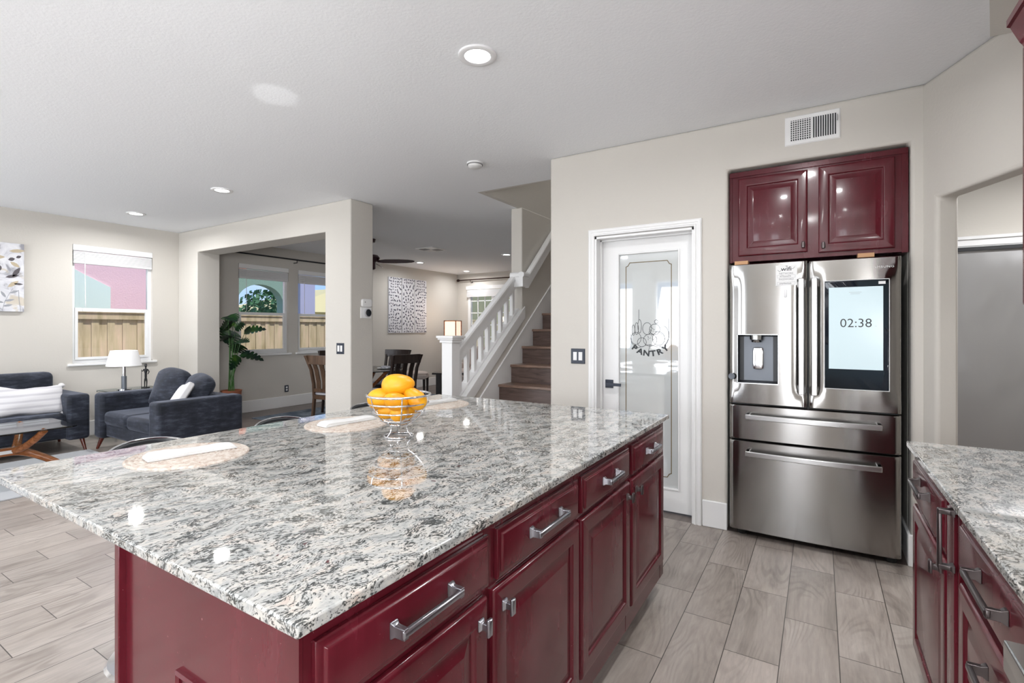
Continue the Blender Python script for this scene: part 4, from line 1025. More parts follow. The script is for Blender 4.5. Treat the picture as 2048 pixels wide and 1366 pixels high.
for i, ((x, y), a, lab) in enumerate(spots):
    o = pm if i == 0 else pm.copy(); q = nk if i == 0 else nk.copy()
    if i: C.objects.link(o); C.objects.link(q)
    o.location = (x, y, .914); o.rotation_euler = (0, 0, i*1.1)
    q.location = (x-.005, y+.01, .9205); q.rotation_euler = (0, 0, R(a))
    tag(o, 'round woven placemat %s' % lab, 'placemat', 'placemats on the island'); tag(q, 'rolled white napkin on the placemat %s' % lab, 'napkin', 'napkins on the island')

# ---- wire fruit basket and mangoes
bk = thing('wire_basket', 'chrome wire fruit basket on the island counter', 'basket', (-1.472, 1.500, .914))
ring = lambda r_, z: [(r_*math.cos(2*PI*i/48), r_*math.sin(2*PI*i/48), z) for i in range(48)]
levels = [(.128, .172), (.121, .140), (.103, .104), (.072, .072), (.040, .052)]
mb = MB(); mb.tube(ring(*levels[0]), .0046, 8, True); mb.build('top_rim', 'chrome', bk, world=False, smooth=True)
for r_, z in levels[1:]: MB().tube(ring(r_, z), .0034, 8, True).build('wire_ring', 'chrome', bk, world=False, smooth=True)
for k in range(6):
    a = 2*PI*k/6+.35; pts = [((r_)*math.cos(a), r_*math.sin(a), z) for r_, z in [(.128, .172), (.126, .155), (.119, .135), (.103, .103), (.072, .071), (.040, .051), (.034, .040)]]
    pts += [(.040*math.cos(a), .040*math.sin(a), .022), (.056*math.cos(a), .056*math.sin(a), .004)] if k % 2 == 0 else []
    MB().tube(pts, .0028, 6).build('wire_rib', 'chrome', bk, world=False, smooth=True)
MB().tube(ring(.058, .004), .004, 8, True).build('base_ring', 'chrome', bk, world=False, smooth=True)
mb = MB(); n = 16; prof = []
for i in range(n+1):
    t = i/n; a = PI*t; r_ = .0375*math.sin(a)**.9*(1+.10*math.cos(a)); z = -.055*math.cos(a)
    if t > .8: r_ *= (1-.12*math.sin((t-.8)/.2*PI)); 
    prof.append((r_*(1+.10*math.cos(a)), z))
mb.lathe(prof, n=24, cap=False); 
mg = mb.build('mango', 'mango', world=False, smooth=True, weld=True)
stm = MB().lathe([(.004, .049), (.0045, .053), (.002, .055), (0, .055)], n=8).build('stem_end', 'stem', mg, world=False)
fr_ = [(-.036, -.022, .103, 82, 20, 'bottom left in the basket'), (.034, -.026, .102, 84, 100, 'bottom right in the basket'), (.008, .040, .104, 84, 150, 'bottom back in the basket'),
       (-.068, .034, .132, 80, 60, 'far left, low, with its stem showing'), (-.050, -.048, .158, 78, 48, 'large one at the front left'), (.040, -.060, .150, 66, 262, 'front centre, its round end to the camera'),
       (.080, .016, .158, 50, 200, 'right side of the basket'), (-.005, .062, .158, 70, 10, 'back of the basket, mostly hidden'), (-.062, .026, .178, 80, 150, 'left, tucked behind the large one'),
       (.006, -.008, .210, 84, 38, 'topmost of the pile')]
for i, (x, y, z, tl, az, lab) in enumerate(fr_):
    o = mg if i == 0 else copy_tree(mg)
    o.location = (-1.472+x*.93, 1.500+y*.93, .914+z+.002); o.rotation_euler = (0, R(tl), R(az)); s_ = {9: 1.22, 4: 1.10, 0: .86, 1: .86, 2: .86, 3: .9}.get(i, .98); o.scale = (s_,)*3
    tag(o, 'yellow mango, %s' % lab, 'mango', 'mangoes in the wire basket')

# ---- bar stools
def stool():
    t = thing('bar_stool', 'x', 'stool', (0, 0, 0))
    n = 26; rim = []; sh = MB(); rings = []
    for i in range(n+1):
        a = R(-78+156*i/n); k = abs(i/n-.5)*2
        top = .862-.052*k**2.2*1.6 if k < 1 else .8
        x, y = -.205*math.cos(a), .215*math.sin(a); rim.append((x, y, top))
        rings.append([(x, y, top), (x*.96, y*.96, .72), (x*.80, y*.80, .632), (x*.3, y*.3, .615)])
    ins = [[(p[0]*.97, p[1]*.97, p[2]) for p in r_] for r_ in rings]
    sh.quadloop([r_+q[::-1] for r_, q in zip(rings, ins)]); sh.build('shell_back', 'stool_grey', t, world=False, smooth=True)
    MB().tube([(p[0]*.985, p[1]*.985, p[2]+.002) for p in rim]+[], .006, 8).build('chrome_rim', 'chrome', t, world=False, smooth=True)
    MB().tube([(p[0]*.94, p[1]*.94, p[2]-.010) for p in rim], .0075, 6).build('black_trim', 'black', t, world=False, smooth=True)
    MB().puff((0, 0, .625), (.20, .20, .030), 3, 8).build('seat', 'stool_grey', t, world=False, smooth=True)
    MB().lathe([(.03, .60), (.03, .35), (.022, .34), (.022, .03), (.05, .022), (.19, .010), (.20, 0), (0, 0)], n=32).build('pedestal', 'chrome', t, world=False, smooth=40)
    MB().tube([(.0, -.02, .26), (.12, -.10, .26), (.17, 0, .26), (.12, .10, .26), (0, .02, .26)], .009, 8).build('foot_rest', 'chrome', t, world=False, smooth=True)
    return t
sl = stool()
for i, (y, lab) in enumerate([(1.025, 'nearest of the three bar stools behind the island'), (1.655, 'middle of the three bar stools behind the island'), (2.275, 'farthest of the three bar stools, behind the fruit basket')]):
    if i == 0: sl.location = (-2.36, y, 0); o = sl
    else: o = dup(sl, (-2.36, y, 0))
    tag(o, lab, 'stool', 'bar stools behind the island')

# ================================================================ STAIRS
s_ = thing('staircase', 'staircase with dark brown wood treads beside a white skirt', 'staircase', (-2.38, 3.66, 0))
Y0, RUN, RISE = 3.664, .242, .193
for k in range(1, 15):
    y = Y0+RUN*(k-1); z = RISE*k
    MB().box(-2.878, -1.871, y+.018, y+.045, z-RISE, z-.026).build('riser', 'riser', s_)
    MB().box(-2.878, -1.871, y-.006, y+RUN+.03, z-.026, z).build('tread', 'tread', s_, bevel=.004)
sk = MB(); sl_ = RISE/RUN
def sz(y): return RISE+(y-Y0)*sl_
sk.poly([(-2.889, 3.56, 0), (-2.889, 3.664+12*RUN, 0), (-2.889, 3.664+12*RUN, sz(3.664+12*RUN)+.16), (-2.889, 3.56, sz(3.56)+.14)], (.010, 0, 0))
sk.build('skirt_board', 'white', s_)
sk = MB(); a, b = 3.56, 3.664+12*RUN
sk.bar((-2.884, a, sz(a)+.145), (-2.884, b, sz(b)+.165), .022, .014, (0, 0, 1)); sk.build('skirt_cap', 'white_gloss', s_)
# curb wall under the balustrade
cw = MB(); BZ = lambda y: .735+(y-3.855)*.80     # foot of the balusters
cw.poly([(-3.03, 3.70, 0), (-3.03, 4.90, 0), (-3.03, 4.90, BZ(4.90)-.05), (-3.03, 3.70, BZ(3.70)-.05)], (.14, 0, 0)); st(cw.build('wall_curb', 'wall'))
bl = thing('stair_balustrade', 'white wooden balustrade with square newel post', 'balustrade', (-2.96, 3.7, 0))
MB().box(-3.022, -2.900, 3.642, 3.762, 0, 1.262).build('newel_post', 'white', bl, bevel=.004)
mb = MB(); mb.box(-3.036, -2.886, 3.628, 3.776, 1.225, 1.252); mb.box(-3.050, -2.872, 3.614, 3.790, 1.252, 1.268); mb.box(-3.060, -2.862, 3.604, 3.800, 1.268, 1.290); mb.build('newel_cap', 'white', bl, bevel=.003)
base = MB(); p0, p1 = 3.70, 4.955
base.poly([(-3.035, p0, BZ(p0)), (-3.035, p1, BZ(p1)), (-3.035, p1, BZ(p1)-.135), (-3.035, p0, BZ(p0)-.135)], (.16, 0, 0)); base.build('base_rail', 'white', bl, bevel=.004)
mb = MB(); mb.bar((-2.965, 3.76, BZ(3.76)+.012), (-2.965, 4.90, BZ(4.90)+.012), .075, .02); mb.build('shoe_rail', 'white', bl, bevel=.003)
RZ = lambda y: 1.208+(y-3.839)*.763   # top of hand rail
mb = MB()
def hrail(mb, p, q):
    prof = [(-.022, -.165), (-.022, -.058), (-.036, -.045), (-.036, -.020), (-.028, -.004), (0, .002), (.028, -.004), (.036, -.020), (.036, -.045), (.022, -.058), (.022, -.165)]
    p, q = Vector(p), Vector(q); t_ = (q-p).normalized(); a = t_.cross(Vector((0, 0, 1))).normalized(); mb.quadloop([[c+a*u+Vector((0, 0, v_)) for u, v_ in prof] for c in (p, q)])
hrail(mb, (-2.962, 3.76, RZ(3.76)), (-2.962, 4.86, RZ(4.86))); mb.build('hand_rail', 'white', bl)
mb = MB(); hrail(mb, (-2.99, 4.835, RZ(4.86)+.005), (-2.84, 4.835, RZ(4.86)+.005)); hrail(mb, (-2.842, 4.80, RZ(4.86)+.005), (-2.842, 4.93, RZ(4.86)+.005)); mb.build('rail_return', 'white', bl)
mb = MB(); hrail(mb, (-2.842, 4.93, RZ(4.86)), (-2.842, 7.0, RZ(4.86)+(7.0-4.93)*.92)); mb.build('wall_rail', 'white', bl)
N_ = 9
for i in range(N_):
    y = 3.79+.04+(4.88-3.83)*(i/(N_-.4)); MB().box(-2.984, -2.944, y-.020, y+.020, BZ(y)-.02, RZ(y)-.09).build('baluster', 'white', bl)

# ================================================================ LIVING ROOM
def tapered(mb, p, q, r0, r1): return mb.tube([p, q], [r0, r1], 12)
def couch(name, lab, loc, rz, W_, D_, n_seat, back_h, back_inset, legs_lab=None):
    """local: x along width (0..W), y depth: 0 = front, D = back, z up"""
    t = thing(name, lab, 'sofa', loc, rz); aw = .20
    MB().box(aw-.02, W_-aw+.02, .05, D_-.02, .15, .30).build('base', 'velvet', t, world=False, bevel=.02, seg=3)
    for x0 in (0, W_-aw):
        MB().box(x0, x0+aw, 0, D_, .13, .63).build('armrest', 'velvet', t, world=False, bevel=.035, seg=4)
    MB().box(aw-.02, W_-aw+.02, D_-.20, D_, .15, min(.63, back_h)).build('backrest', 'velvet', t, world=False, bevel=.035, seg=4)
    sw = (W_-2*aw)/n_seat
    for i in range(n_seat):
        MB().box(aw+sw*i+.002, aw+sw*(i+1)-.002, -.0+.02, D_-.20, .285, .435).build('seat_cushion', 'velvet', t, world=False, bevel=.045, seg=4)
    for x in (.06, W_-.06):
        for y, dy in ((.07, -.05), (D_-.09, .05)):
            tapered(MB(), (x, y, .15), (x+(-.02 if x < 1 else .02), y+dy, 0), .024, .013).build('leg', 'leg_wood', t, world=False, smooth=True)
    return t
# sofa along the left wall: front faces +X
so_ = couch('sofa', 'dark blue velvet sofa against the left wall under the painting', (-6.98, .10, 0), R(90), 2.19, .84, 3, .60, 0)
mb = MB(); mb.box(.14, 2.05, .60, .80, .40, .855); mb.build('back_cushion', 'velvet', so_, world=False, bevel=.06, seg=4)
# loveseat facing the camera side
lv = couch('loveseat', 'dark blue velvet loveseat in front of the dividing wall', (-6.99, 2.32, 0), 0, 1.51, .85, 2, .62, 0)
def bcush(x, z, rx, rz_, sx, parent):
    M3 = Matrix.Rotation(R(rz_), 3, 'Z') @ Matrix.Rotation(R(rx), 3, 'X')
    def fn(q, x_, y_, z_): q.z += .012*math.sin(x_*4+1)*(1-abs(y_)); q.y += .012*math.sin(x_*3+2); return q
    MB().puff((x, .56, z), (sx, .235, .115), 4.5, 12, M3, 3, fn).build('back_cushion', 'velvet', parent, world=False, smooth=True)
bcush(.50, .655, 72, 3, .285, lv); bcush(1.045, .625, 60, -10, .275, lv)
def pillow(name, lab, m, c, half, M3, tass=False):
    t = thing(name, lab, 'pillow', c)
    def fn(q, x, y, z):
        e = abs(x)*abs(y); q.x *= 1+.06*e; q.y *= 1+.10*e*e-.05*(1-abs(x)); q.y += (.035*x*x-.02 if tass and y > 0 else 0)*abs(y)+(.006*math.sin(x*7)*y if tass else 0); return q
    MB().puff((0, 0, 0), half, 7, 12, M3, 1.6, fn).build('cushion_body', m, t, world=False, smooth=True)
    if tass:
        for sx in (-1, 1):
            for sy in (-1, 1):
                c_ = M3 @ Vector((half[0]*sx*1.03, half[1]*sy*1.02, 0))
                MB().puff(c_, (.035, .03, .028), 2.2, 4).build('tassel', 'linen', t, world=False, smooth=True)
M3 = Matrix.Rotation(R(90), 3, 'Z') @ Matrix.Rotation(R(68), 3, 'X') @ Matrix.Rotation(R(-3), 3, 'Z')
pillow('lumbar_pillow', 'long striped white pillow with tassels on the left sofa', 'stripe', (-7.22, 1.815, .585), (.29, .155, .075), M3, True)
M3 = Matrix.Rotation(R(-20), 3, 'Z') @ Matrix.Rotation(R(58), 3, 'X') @ Matrix.Rotation(R(12), 3, 'Z')
pillow('square_pillow', 'white square pillow leaning inside the loveseat', 'linen', (-5.84, 2.66, .585), (.20, .20, .06), M3)

# side table, lamp, figurine
tb = thing('side_table', 'small glass side table in the corner between the sofas', 'side table', (-7.42, 2.86, 0))
MB().box(-7.68, -7.16, 2.58, 3.16, .582, .592).build('glass_top', 'table_glass', tb)
mb = MB()
for x in (-7.66, -7.18):
    for y in (2.60, 3.14): mb.bar((x, y, 0), (x, y, .582), .02)
mb.box(-7.68, -7.16, 2.58, 2.60, .565, .582); mb.box(-7.68, -7.16, 3.14, 3.16, .565, .582); mb.box(-7.68, -7.66, 2.58, 3.16, .565, .582); mb.box(-7.18, -7.16, 2.58, 3.16, .565, .582)
mb.build('metal_frame', 'chrome', tb)
lp = thing('table_lamp', 'table lamp with a white shade in front of the window', 'lamp', (-7.43, 2.775, .592))
MB().lathe([(0, 0), (.075, 0), (.075, .012), (.015, .018), (0, .018)], n=28).build('base', 'chrome', lp, world=False, smooth=40)
MB().lathe([(.028, .018), (.028, .17), (.022, .172)], n=20).build('grey_column', 'dgrey', lp, world=False, smooth=40)
MB().lathe([(.020, .17), (.020, .31), (.008, .312), (.008, .36)], n=20).build('stem', 'chrome', lp, world=False, smooth=40)
MB().lathe([(.183, .300), (.140, .492), (.137, .490), (.180, .300)], n=40, cap=False).build('lamp_shade', 'lampshade', lp, world=False, smooth=60)
l = bpy.data.lights.new('lamp_bulb', 'POINT'); l.energy = 1; l.shadow_soft_size = .04; o = bpy.data.objects.new('lamp_bulb', l); C.objects.link(o); o.location = (-7.43, 2.775, .592+.40)

def figurine():
    t = thing('figurine', 'slim black standing figurine holding a staff on the side table', 'figurine', (-7.45, 3.02, .592))
    me = bpy.data.meshes.new('figure_body'); b = bmesh.new()
    J = {'pel': (0, 0, .150, .016), 'wst': (0, 0, .180, .013), 'chs': (0, 0, .225, .020), 'nck': (0, 0, .252, .007), 'hd': (0, 0, .272, .013), 'tp': (0, 0, .298, .010),
         'ls': (0, -.024, .240, .008), 'le': (0, -.046, .205, .006), 'lh': (.004, -.028, .172, .005), 'rs': (0, .024, .240, .008), 're': (.003, .038, .210, .006), 'rh': (.004, .052, .222, .005),
         'lk': (0, -.014, .078, .008), 'la': (0, -.012, .012, .006), 'lf': (.018, -.012, .006, .005), 'rk': (0, .014, .078, .008), 'ra': (0, .014, .012, .006), 'rf': (.018, .014, .006, .005)}
    J = {k: (v[0], -v[1], v[2], v[3]) for k, v in J.items()}
    E_ = [('pel', 'wst'), ('wst', 'chs'), ('chs', 'nck'), ('nck', 'hd'), ('hd', 'tp'), ('chs', 'ls'), ('ls', 'le'), ('le', 'lh'), ('chs', 'rs'), ('rs', 're'), ('re', 'rh'), ('pel', 'lk'), ('lk', 'la'), ('la', 'lf'), ('pel', 'rk'), ('rk', 'ra'), ('ra', 'rf')]
    V = {k: b.verts.new(v[:3]) for k, v in J.items()}
    for a, c in E_: b.edges.new((V[a], V[c]))
    b.verts.index_update(); idx = {k: v.index for k, v in V.items()}
    b.to_mesh(me); b.free(); o = bpy.data.objects.new('figure_body', me); C.objects.link(o); o.parent = t
    sk_ = o.modifiers.new('skin', 'SKIN'); me.skin_vertices[0].data[idx['pel']].use_root = True
    for k, v in J.items(): me.skin_vertices[0].data[idx[k]].radius = (v[3], v[3])
    o.modifiers.new('sub', 'SUBSURF').levels = 1; o.modifiers['sub'].render_levels = 2; me.materials.append(M['bronze'])
    MB().tube([(.006, -.052, .0), (.004, -.052, .235)], .0035, 6).build('staff', 'bronze', t, world=False)
    MB().lathe([(0, 0), (.045, 0), (.045, .008), (0, .008)], n=20).build('base', 'bronze', t, world=False)
    MB().lathe([(.022, .288), (.015, .294), (.012, .308), (0, .31)], n=12).build('hat', 'bronze', t, world=False, smooth=True)
    t.rotation_euler = (0, 0, R(-60)); return t
figurine()

# coffee table
ct = thing('coffee_table', 'glass topped coffee table with crossed walnut legs', 'coffee table', (-6.27, 1.2, 0))
def rrect(x0, x1, y0, y1, r_, n=6):
    P_ = []
    for cx, cy, a in ((x1-r_, y1-r_, 0), (x0+r_, y1-r_, 90), (x0+r_, y0+r_, 180), (x1-r_, y0+r_, 270)): P_ += [(cx+r_*math.cos(R(a+90*i/n)), cy+r_*math.sin(R(a+90*i/n))) for i in range(n+1)]
    return P_
MB().poly([(x, y, .440) for x, y in rrect(-6.66, -5.92, .45, 1.86, .07)], (0, 0, .012)).build('glass_top', 'table_glass', ct)
def curved_leg(pts, w0, w1):
    mb = MB(); n = len(pts)
    mb.tube(pts, [w0+(w1-w0)*i/(n-1) for i in range(n)], 8); return mb
def bez(p, q, r_, n=10): p, q, r_ = map(Vector, (p, q, r_)); return [p*(1-t)**2+q*2*t*(1-t)+r_*t*t for t in [i/n for i in range(n+1)]]
MB().bar((-6.29, .66, .235), (-6.29, 1.56, .235), .05, .075).build('stretcher', 'walnut', ct, bevel=.012, seg=3)
for yj, s_y in ((1.56, 1), (.66, -1)):
    for sx in (-1, 1):
        x_ = -6.29
        curved_leg(bez((x_, yj-.06*s_y, .24), (x_+.10*sx, yj-.01*s_y, .25), (x_+.33*sx, yj+.06*s_y, .436)), .036, .028).build('arm_support', 'walnut', ct, smooth=True)
        curved_leg(bez((x_, yj-.06*s_y, .23), (x_+.02*sx, yj+.06*s_y, .22), (x_+.14*sx, yj+.30*s_y, .014)), .038, .028).build('leg', 'walnut', ct, smooth=True)
MB().box(-6.264, -6.262, 1.36, 1.50, .22, .25).build('label_sticker', 'paper', ct)
bw_ = thing('decor_bowl', 'pale woven bowl on the coffee table at the left edge', 'bowl', (-6.24, 1.22, .452))
MB().lathe([(.05, 0), (.10, .03), (.125, .08), (.118, .08), (.09, .035), (0, .012)], n=28).build('bowl_shell', 'linen', bw_, world=False, smooth=60)
o = MB().box(-6.95, -5.462, -1.6, 2.27, 0, .012).build('area_rug', 'rug', bevel=.004); tag(o, 'light grey area rug under the coffee table', 'rug')

# painting
ar = thing('canvas_painting', 'unframed floral canvas painting above the left sofa', 'painting', (LX+.02, 1.46, 1.55))
MB().box(LX+.002, LX+.035, .95, 1.958, 1.552, 2.335).build('canvas', 'art', ar, bevel=.002)
AF = Frame((LX+.0355, 0, 0), (0, 1, 0), (1, 0, 0))
def leafp(mb, a, b, ang, L, w_):
    ca, sa = math.cos(R(ang)), math.sin(R(ang)); pts = []
    for t, s_ in [(0, 0), (.25, .8), (.55, 1), (.8, .6), (1, 0), (.8, -.6), (.55, -1), (.25, -.8)]: u, v_ = t*L, s_*w_; pts.append(AF.at(a+u*ca-v_*sa, b+u*sa+v_*ca, .0006))
    mb.b.faces.new([mb.b.verts.new(p) for p in pts])
mb = MB()
for a0, b0 in ((1.775, 1.56), (1.50, 1.56)):
    line(mb, AF, [(a0, b0), (a0+.02, b0+.10), (a0+.06, b0+.2), (a0+.09, b0+.26)], .004)
    for da, db, an in ((.005, .05, 15), (.015, .09, 165), (.02, .11, 15), (.03, .15, 120), (.06, .2, 25)): leafp(mb, a0+da, b0+db, an, .085, .013)
line(mb, AF, [(1.93, 1.56), (1.915, 1.68), (1.91, 1.80)], .005); mb.build('grey_leaves', 'art_leaf', ar)
mb = MB()
for a, b, an, L in ((1.82, 1.83, 40, .12), (1.83, 2.24, 8, .14), (1.70, 2.16, 5, .1), (1.84, 2.12, -35, .1), (1.55, 2.05, 20, .12)): leafp(mb, a, b, an, L, .02)
mb.build('tan_petals', 'art_tan', ar)
mb = MB()
for a, b, an, L, w_ in ((1.86, 1.95, 60, .13, .022), (1.80, 1.94, 15, .12, .018), (1.75, 2.0, 100, .09, .03), (1.88, 2.16, 200, .06, .02), (1.87, 1.87, 0, .08, .012), (1.89, 2.17, 30, .05, .016)):
    mb = MB(); leafp(mb, a, b, an, L, w_); mb.build('dark_petal', 'art_dark', ar)

# ---- tall monstera plant
pl = thing('monstera_plant', 'tall monstera plant behind the loveseat in the dining room', 'plant', (-7.40, 4.10, 0))
MB().lathe([(0, 0), (.10, 0), (.135, .42), (.142, .45), (.125, .45), (.12, .42), (0, .41)], n=28).build('plant_pot', 'pot', pl, world=False, smooth=40)
def mleaf(mb, base, tip, width, roll):
    base, tip = Vector(base), Vector(tip); ax = tip-base; L = ax.length; ax.normalize()
    side = ax.cross(Vector((0, 0, 1)))
    if side.length < .1: side = Vector((1, 0, 0))
    side.normalize(); side = Matrix.Rotation(R(roll), 3, ax) @ side; nrm = side.cross(ax)
    outline = [(0, .12), (-.06, .45), (.08, .85), (.22, 1.0), (.26, .52), (.34, 1.0), (.42, .95), (.45, .45), (.52, .88), (.60, .8), (.62, .35), (.70, .70), (.78, .55), (.80, .25), (.88, .38), (1.0, 0)]
    mid = [mb.b.verts.new(base+ax*L*t-nrm*.05*L*math.sin(PI*min(max(t, 0), 1))+Vector((0, 0, -.18*L*t*t))) for t, w_ in outline]
    for s_ in (-1, 1):
        vs = [mb.b.verts.new(base+ax*L*t+side*s_*w_*width+nrm*(.12*w_*width)+Vector((0, 0, -.18*L*t*t))) for t, w_ in outline]
        for i in range(len(outline)-1):
            try: mb.b.faces.new((mid[i], mid[i+1], vs[i+1], vs[i]))
            except ValueError: pass
# leaves: pixel-read directions from the trunk at (-7.28, 4.12)
rgt = Vector((.851, .525, 0))
LV = [((.02, 1.40), (.24, 1.30), .10, 20), ((-.03, 1.28), (-.18, 1.10), .12, -30), ((.05, 1.18), (.22, 1.26), .08, 60), ((.20, 1.10), (.56, 1.18), .10, 30), ((.16, .90), (.44, .92), .10, 20), ((-.02, 1.12), (-.12, .88), .13, 70),
      ((.16, .66), (.55, .56), .09, 25), ((.24, .62), (.12, .38), .08, 60), ((.05, 1.0), (-.20, .92), .12, 10), ((.0, 1.24), (-.20, 1.22), .1, -50), ((.05, .86), (-.10, .68), .12, 40)]
def zq(z): return .76+(z-.38)*.76
for i, (a, b, w_, ro) in enumerate(LV):
    a = (a[0]*.72, zq(a[1])); b = (max(-.13, b[0]*.76), zq(b[1]))
    dep = Vector((-.525, .851, 0))*(((i*37) % 7-3)*.04)
    A_ = rgt*a[0]+dep+Vector((0, 0, a[1])); B_ = rgt*b[0]+dep*1.6+Vector((0, 0, b[1]+.03))
    mb = MB(); mleaf(mb, A_, B_, w_*1.35, ro)
    lf = mb.build('leaf', 'leaf', pl, world=False, smooth=True)
    mb = MB().tube(bez((rgt.x*.022*(i % 5-2), rgt.y*.022*(i % 5-2), .42), (A_.x*.15, A_.y*.15, A_.z*.75), A_, 8), [.0062-.0003*k for k in range(9)], 6); mb.build('stalk', 'stem', pl, world=False, smooth=True)

# ================================================================ DINING AND FAR ROOM
dt = thing('dining_table', 'round glass dining table with crossed walnut legs', 'dining table', (-5.77, 5.13, .010))
MB().lathe([(0, .738), (.58, .738), (.585, .744), (.58, .750), (0, .750)], n=56).build('glass_top', 'table_glass', dt, world=False, smooth=40)
for a in (20, 65, 110, 155):
    d_ = Vector((math.cos(R(a)), math.sin(R(a)), 0))
    MB().bar(d_*-.36, d_*.42+Vector((0, 0, .738)), .055, .04).build('leg', 'walnut', dt, world=False, bevel=.004) if a in (20, 110) else MB().bar(d_*.36, d_*-.42+Vector((0, 0, .738)), .055, .04).build('leg', 'walnut', dt, world=False, bevel=.004)
def dchair(m):
    """local: faces +x; back at x = -.22"""
    t = thing('dining_chair', 'x', 'chair')
    MB().puff((0, 0, .475), (.225, .22, .035), 5, 8).build('seat_cushion', 'seat_grey', t, world=False, smooth=True)
    MB().box(-.215, .215, -.21, .21, .40, .455).build('seat_frame', m, t, world=False, bevel=.004)
    for y in (-.19, .19): MB().bar((.19, y, 0), (.19, y, .42), .038).build('leg', m, t, world=False, bevel=.003)
    for y in (-.2, .2):
        pts = [(-.26, y, 0), (-.225, y, .22), (-.205, y, .42), (-.215, y, .60), (-.26, y, .80), (-.335, y*1.12, .99)]; mb = MB()
        mb.quadloop([[(x-.016, yy_-.017, z), (x+.022, yy_-.017, z), (x+.022, yy_+.017, z), (x-.016, yy_+.017, z)] for x, yy_, z in pts]); mb.build('back_post', m, t, world=False, bevel=.003)
    mb = MB(); mb.quadloop([[(-.335-.03*math.cos(PI*(y/.46))+.03, y, z) for z in (.875, .995)]+[(-.31-.03*math.cos(PI*(y/.46))+.03, y, z) for z in (.995, .875)] for y in (-.235, -.16, -.08, 0, .08, .16, .235)]); mb.build('top_rail', m, t, world=False, bevel=.003)
    MB().box(-.232, -.205, -.19, .19, .50, .545).build('lower_rail', m, t, world=False)
    for y in (-.105, 0, .105):
        mb = MB(); mb.quadloop([[(x, y*k-.033, z), (x+.014, y*k-.033, z), (x+.014, y*k+.033, z), (x, y*k+.033, z)] for x, z, k in ((-.225, .52, 1), (-.228, .64, 1), (-.262, .80, 1.05), (-.30, .90, 1.1))]); mb.build('back_slat', m, t, world=False)
    return t
c1_ = dchair('brown_wood'); c1_.location = (-5.62, 4.55, .010); c1_.rotation_euler = (0, 0, R(97))
c1_['label'] = 'brown wooden dining chair half hidden left of the pillar'; c1_['group'] = 'dining chairs'
c2_ = dchair('dark_wood'); c2_.location = (-5.09, 5.10, .010); c2_.rotation_euler = (0, 0, R(168)); c2_['label'] = 'black slatted dining chair right of the pillar, nearest the fruit basket'; c2_['group'] = 'dining chairs'
dup(c2_, (-6.0, 5.86, .010), R(-78), 'dark dining chair on the far side of the round table', 'dining chairs')
dup(c2_, (-6.5, 5.35, .010), R(-15), 'dark dining chair beyond the brown one, by the windows', 'dining chairs')
# place setting
pt_ = thing('place_setting_mat', 'round woven mat at the right edge of the glass table', 'placemat', (-5.52, 5.36, .7505)); 
MB().lathe([(0, 0), (.17, 0), (.17, .006), (0, .006)], n=36).build('mat_disc', 'placemat', pt_, world=False)
pl_ = MB().lathe([(0, 0), (.07, 0), (.13, .014), (.132, .018), (.07, .006), (0, .006)], n=36).build('dinner_plate', 'white_gloss', world=False, smooth=40); pl_.location = (-5.52, 5.36, .7567); tag(pl_, 'white plate on the woven mat of the dining table', 'plate')
nz_ = MB().puff((0, 0, .014), (.10, .05, .018), 3, 8, fn=lambda q, x, y, z: Vector((q.x, q.y, q.z+.008*math.sin(x*9)))).build('patterned_napkin', 'seat_grey', world=False, smooth=True); nz_.location = (-5.50, 5.35, .768); tag(nz_, 'grey black folded napkin on the dinner plate', 'napkin')
o = MB().box(-7.3, -3.9, 4.35, 7.9, 0, .010).build('dining_rug', 'rug_dark'); tag(o, 'dark blue grey rug under the dining table', 'rug')
# tufted bench
bn = thing('nailhead_bench', 'beige upholstered bench with nailheads by the dining room wall', 'bench', (-6.80, 7.44, 0.010), R(31))
MB().box(-.45, .2, -.2, .22, .36, .44).build('seat_band', 'beige', bn, world=False, bevel=.01)
MB().puff((-.125, .01, .45), (.325, .21, .06), 5, 8).build('seat_top', 'beige', bn, world=False, smooth=True)
mb = MB()
for i in range(22): mb.puff((-.44+i*.03, -.201, .368), (.006, .004, .006), 2, 1, pz=0)
for i in range(14): mb.puff((.201, -.19+i*.03, .368), (.004, .006, .006), 2, 1, pz=0)
mb.build('nailhead_trim', 'rod_br', bn, world=False)
for x in (-.42, .17):
    for y in (-.17, .19): MB().quadloop([[(x-w_, y-w_, z), (x+w_, y-w_, z), (x+w_, y+w_, z), (x-w_, y+w_, z)] for w_, z in ((.016, 0), (.024, .37))]).build('leg', 'dark_wood', bn, world=False)
# black console / bench end
bb_ = thing('black_side_table', 'black side table partly behind the newel post', 'side table', (-5.79, 7.16, 0.010), R(31))
MB().box(-.27, .6, -.16, .16, .52, .55).build('table_top', 'console', bb_, world=False, bevel=.003)
for x in (-.155, .5): MB().box(x-.048, x+.048, -.13, .13, 0, .52).build('leg', 'console', bb_, world=False)
# beige armchair seen through the balusters
ac = thing('beige_armchair', 'beige armchair seen through the balusters', 'armchair', (-6.1, 8.35, 0), R(-10))
MB().box(-.36, .36, -.38, .38, .14, .42).build('seat_base', 'beige', ac, world=False, bevel=.03, seg=3)
MB().puff((0, -.04, .47), (.27, .32, .08), 5, 8).build('seat_cushion', 'beige', ac, world=False, smooth=True)
for s_x in (-1, 1): MB().box(s_x*.36-.07, s_x*.36+.07, -.38, .36, .14, .64).build('armrest', 'beige', ac, world=False, bevel=.05, seg=3)
MB().box(-.38, .38, .24, .40, .3, .98).build('backrest', 'beige', ac, world=False, bevel=.06, seg=3)
for x in (-.33, .33):
    for y in (-.33, .33): MB().bar((x, y, 0), (x, y, .15), .04).build('leg', 'dark_wood', ac, world=False)
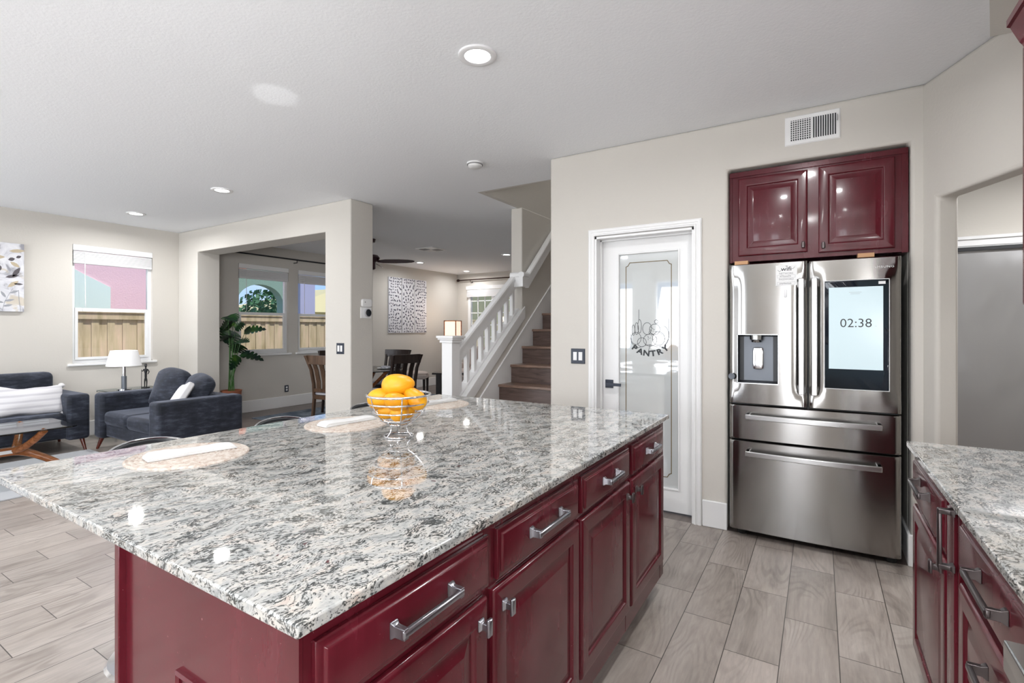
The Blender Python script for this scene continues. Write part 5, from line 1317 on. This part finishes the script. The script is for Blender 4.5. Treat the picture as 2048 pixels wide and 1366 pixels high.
# shoji floor lamp
fl = thing('paper_floor_lamp', 'glowing paper box floor lamp behind the newel post', 'lamp', (-7.22, 9.1, 0), R(12))
h0, h1, q = .85, 1.545, .145
MB().box(-q+.008, q-.008, -q+.008, q-.008, h0+.01, h1-.02).build('paper_shade', 'shoji', fl, world=False)
mb = MB()
for x in (-q, q):
    for y in (-q, q): mb.bar((x, y, 0), (x, y, h1), .018)
for z in (h0, h1-.009):
    for a in (-q, q): mb.bar((-q, a, z), (q, a, z), .018); mb.bar((a, -q, z), (a, q, z), .018)
mb.build('wooden_frame', 'walnut', fl, world=False)
l = bpy.data.lights.new('paper_lamp_bulb', 'POINT'); l.energy = 5; l.color = (1, .78, .6); l.shadow_soft_size = .08; o = bpy.data.objects.new('paper_lamp_bulb', l); C.objects.link(o); o.location = (-7.22, 9.1, h1+.06)

# carved wooden panel in three strips
cp = thing('carved_panel', 'white carved wooden wall panel in three strips', 'wall art', (LX, 8.32, 1.26))
KF = Frame((LX+.001, 0, 0), (0, 1, 0), (1, 0, 0))
pa0, pa1, pb0, pb1 = 7.711, 8.941, 1.262, 2.476
for i in range(3):
    a0 = pa0+(pa1-pa0)*i/3+.011; a1 = pa0+(pa1-pa0)*(i+1)/3-.011
    mb = MB(); KF.fbox(mb, a0+.01, a1-.01, pb0+.01, pb1-.01, 0, .008); s_p = mb.build('strip_back', 'carved_shade', cp)
    mb = MB(); KF.loops(mb, a0, a1, pb0, pb1, [(0, .004), (0, .020), (.004, .024)])
    mb.build('carved_strip', 'carved', cp, bevel=.002)
    mb = MB(); ca, cb = (pa0+pa1)/2, (pb0+pb1)/2
    def leaf2(x, z, an, L, w_):
        if not (a0+.02 < x < a1-.02 and pb0+.02 < z < pb1-.02): return
        c_, s2 = math.cos(an), math.sin(an)
        mb.b.faces.new([mb.b.verts.new(KF.at(x+u*L*c_-v2*w_*s2, z+u*L*s2+v2*w_*c_+.25*L*u*u, .0246)) for u, v2 in ((-.5, 0), (-.2, .5), (.2, .42), (.5, 0), (.2, -.3), (-.2, -.4))])
    rr = random.Random(5)
    for rad, n_, L, w_, off in ((.085, 9, .045, .02, 0), (.15, 12, .07, .026, .3), (.22, 16, .06, .024, 1.2), (.29, 18, .08, .026, .5), (.36, 24, .06, .024, 1.0), (.435, 26, .085, .026, .4)):
        for k in range(n_):
            an = 2*PI*k/n_; leaf2(ca+rad*math.cos(an), cb+rad*math.sin(an), an+off*(1 if k % 2 else -1), L*1.1, w_*1.5)
    for gx in range(21):
        for gz in range(20):
            x = pa0+(gx+.5)*(pa1-pa0)/21+rr.uniform(-.010, .010); z = pb0+(gz+.5)*(pb1-pb0)/20+rr.uniform(-.010, .010)
            if math.hypot(x-ca, z-cb) > .475: leaf2(x, z, math.sin(x*22)*1.4+math.cos(z*17)*1.6, rr.uniform(.045, .07), rr.uniform(.022, .034))
    tag(mb.build('painted_cut_outs', 'carved_shade', cp), kind='stuff')  # flat dark leaves carry the shade of the holes in their colour
MB().lathe([(0, .03), (.03, .028), (.05, .02), (.055, .01)], KF.at(ca, cb, 0), 20, 'X').build('rosette', 'carved', cp, smooth=60)
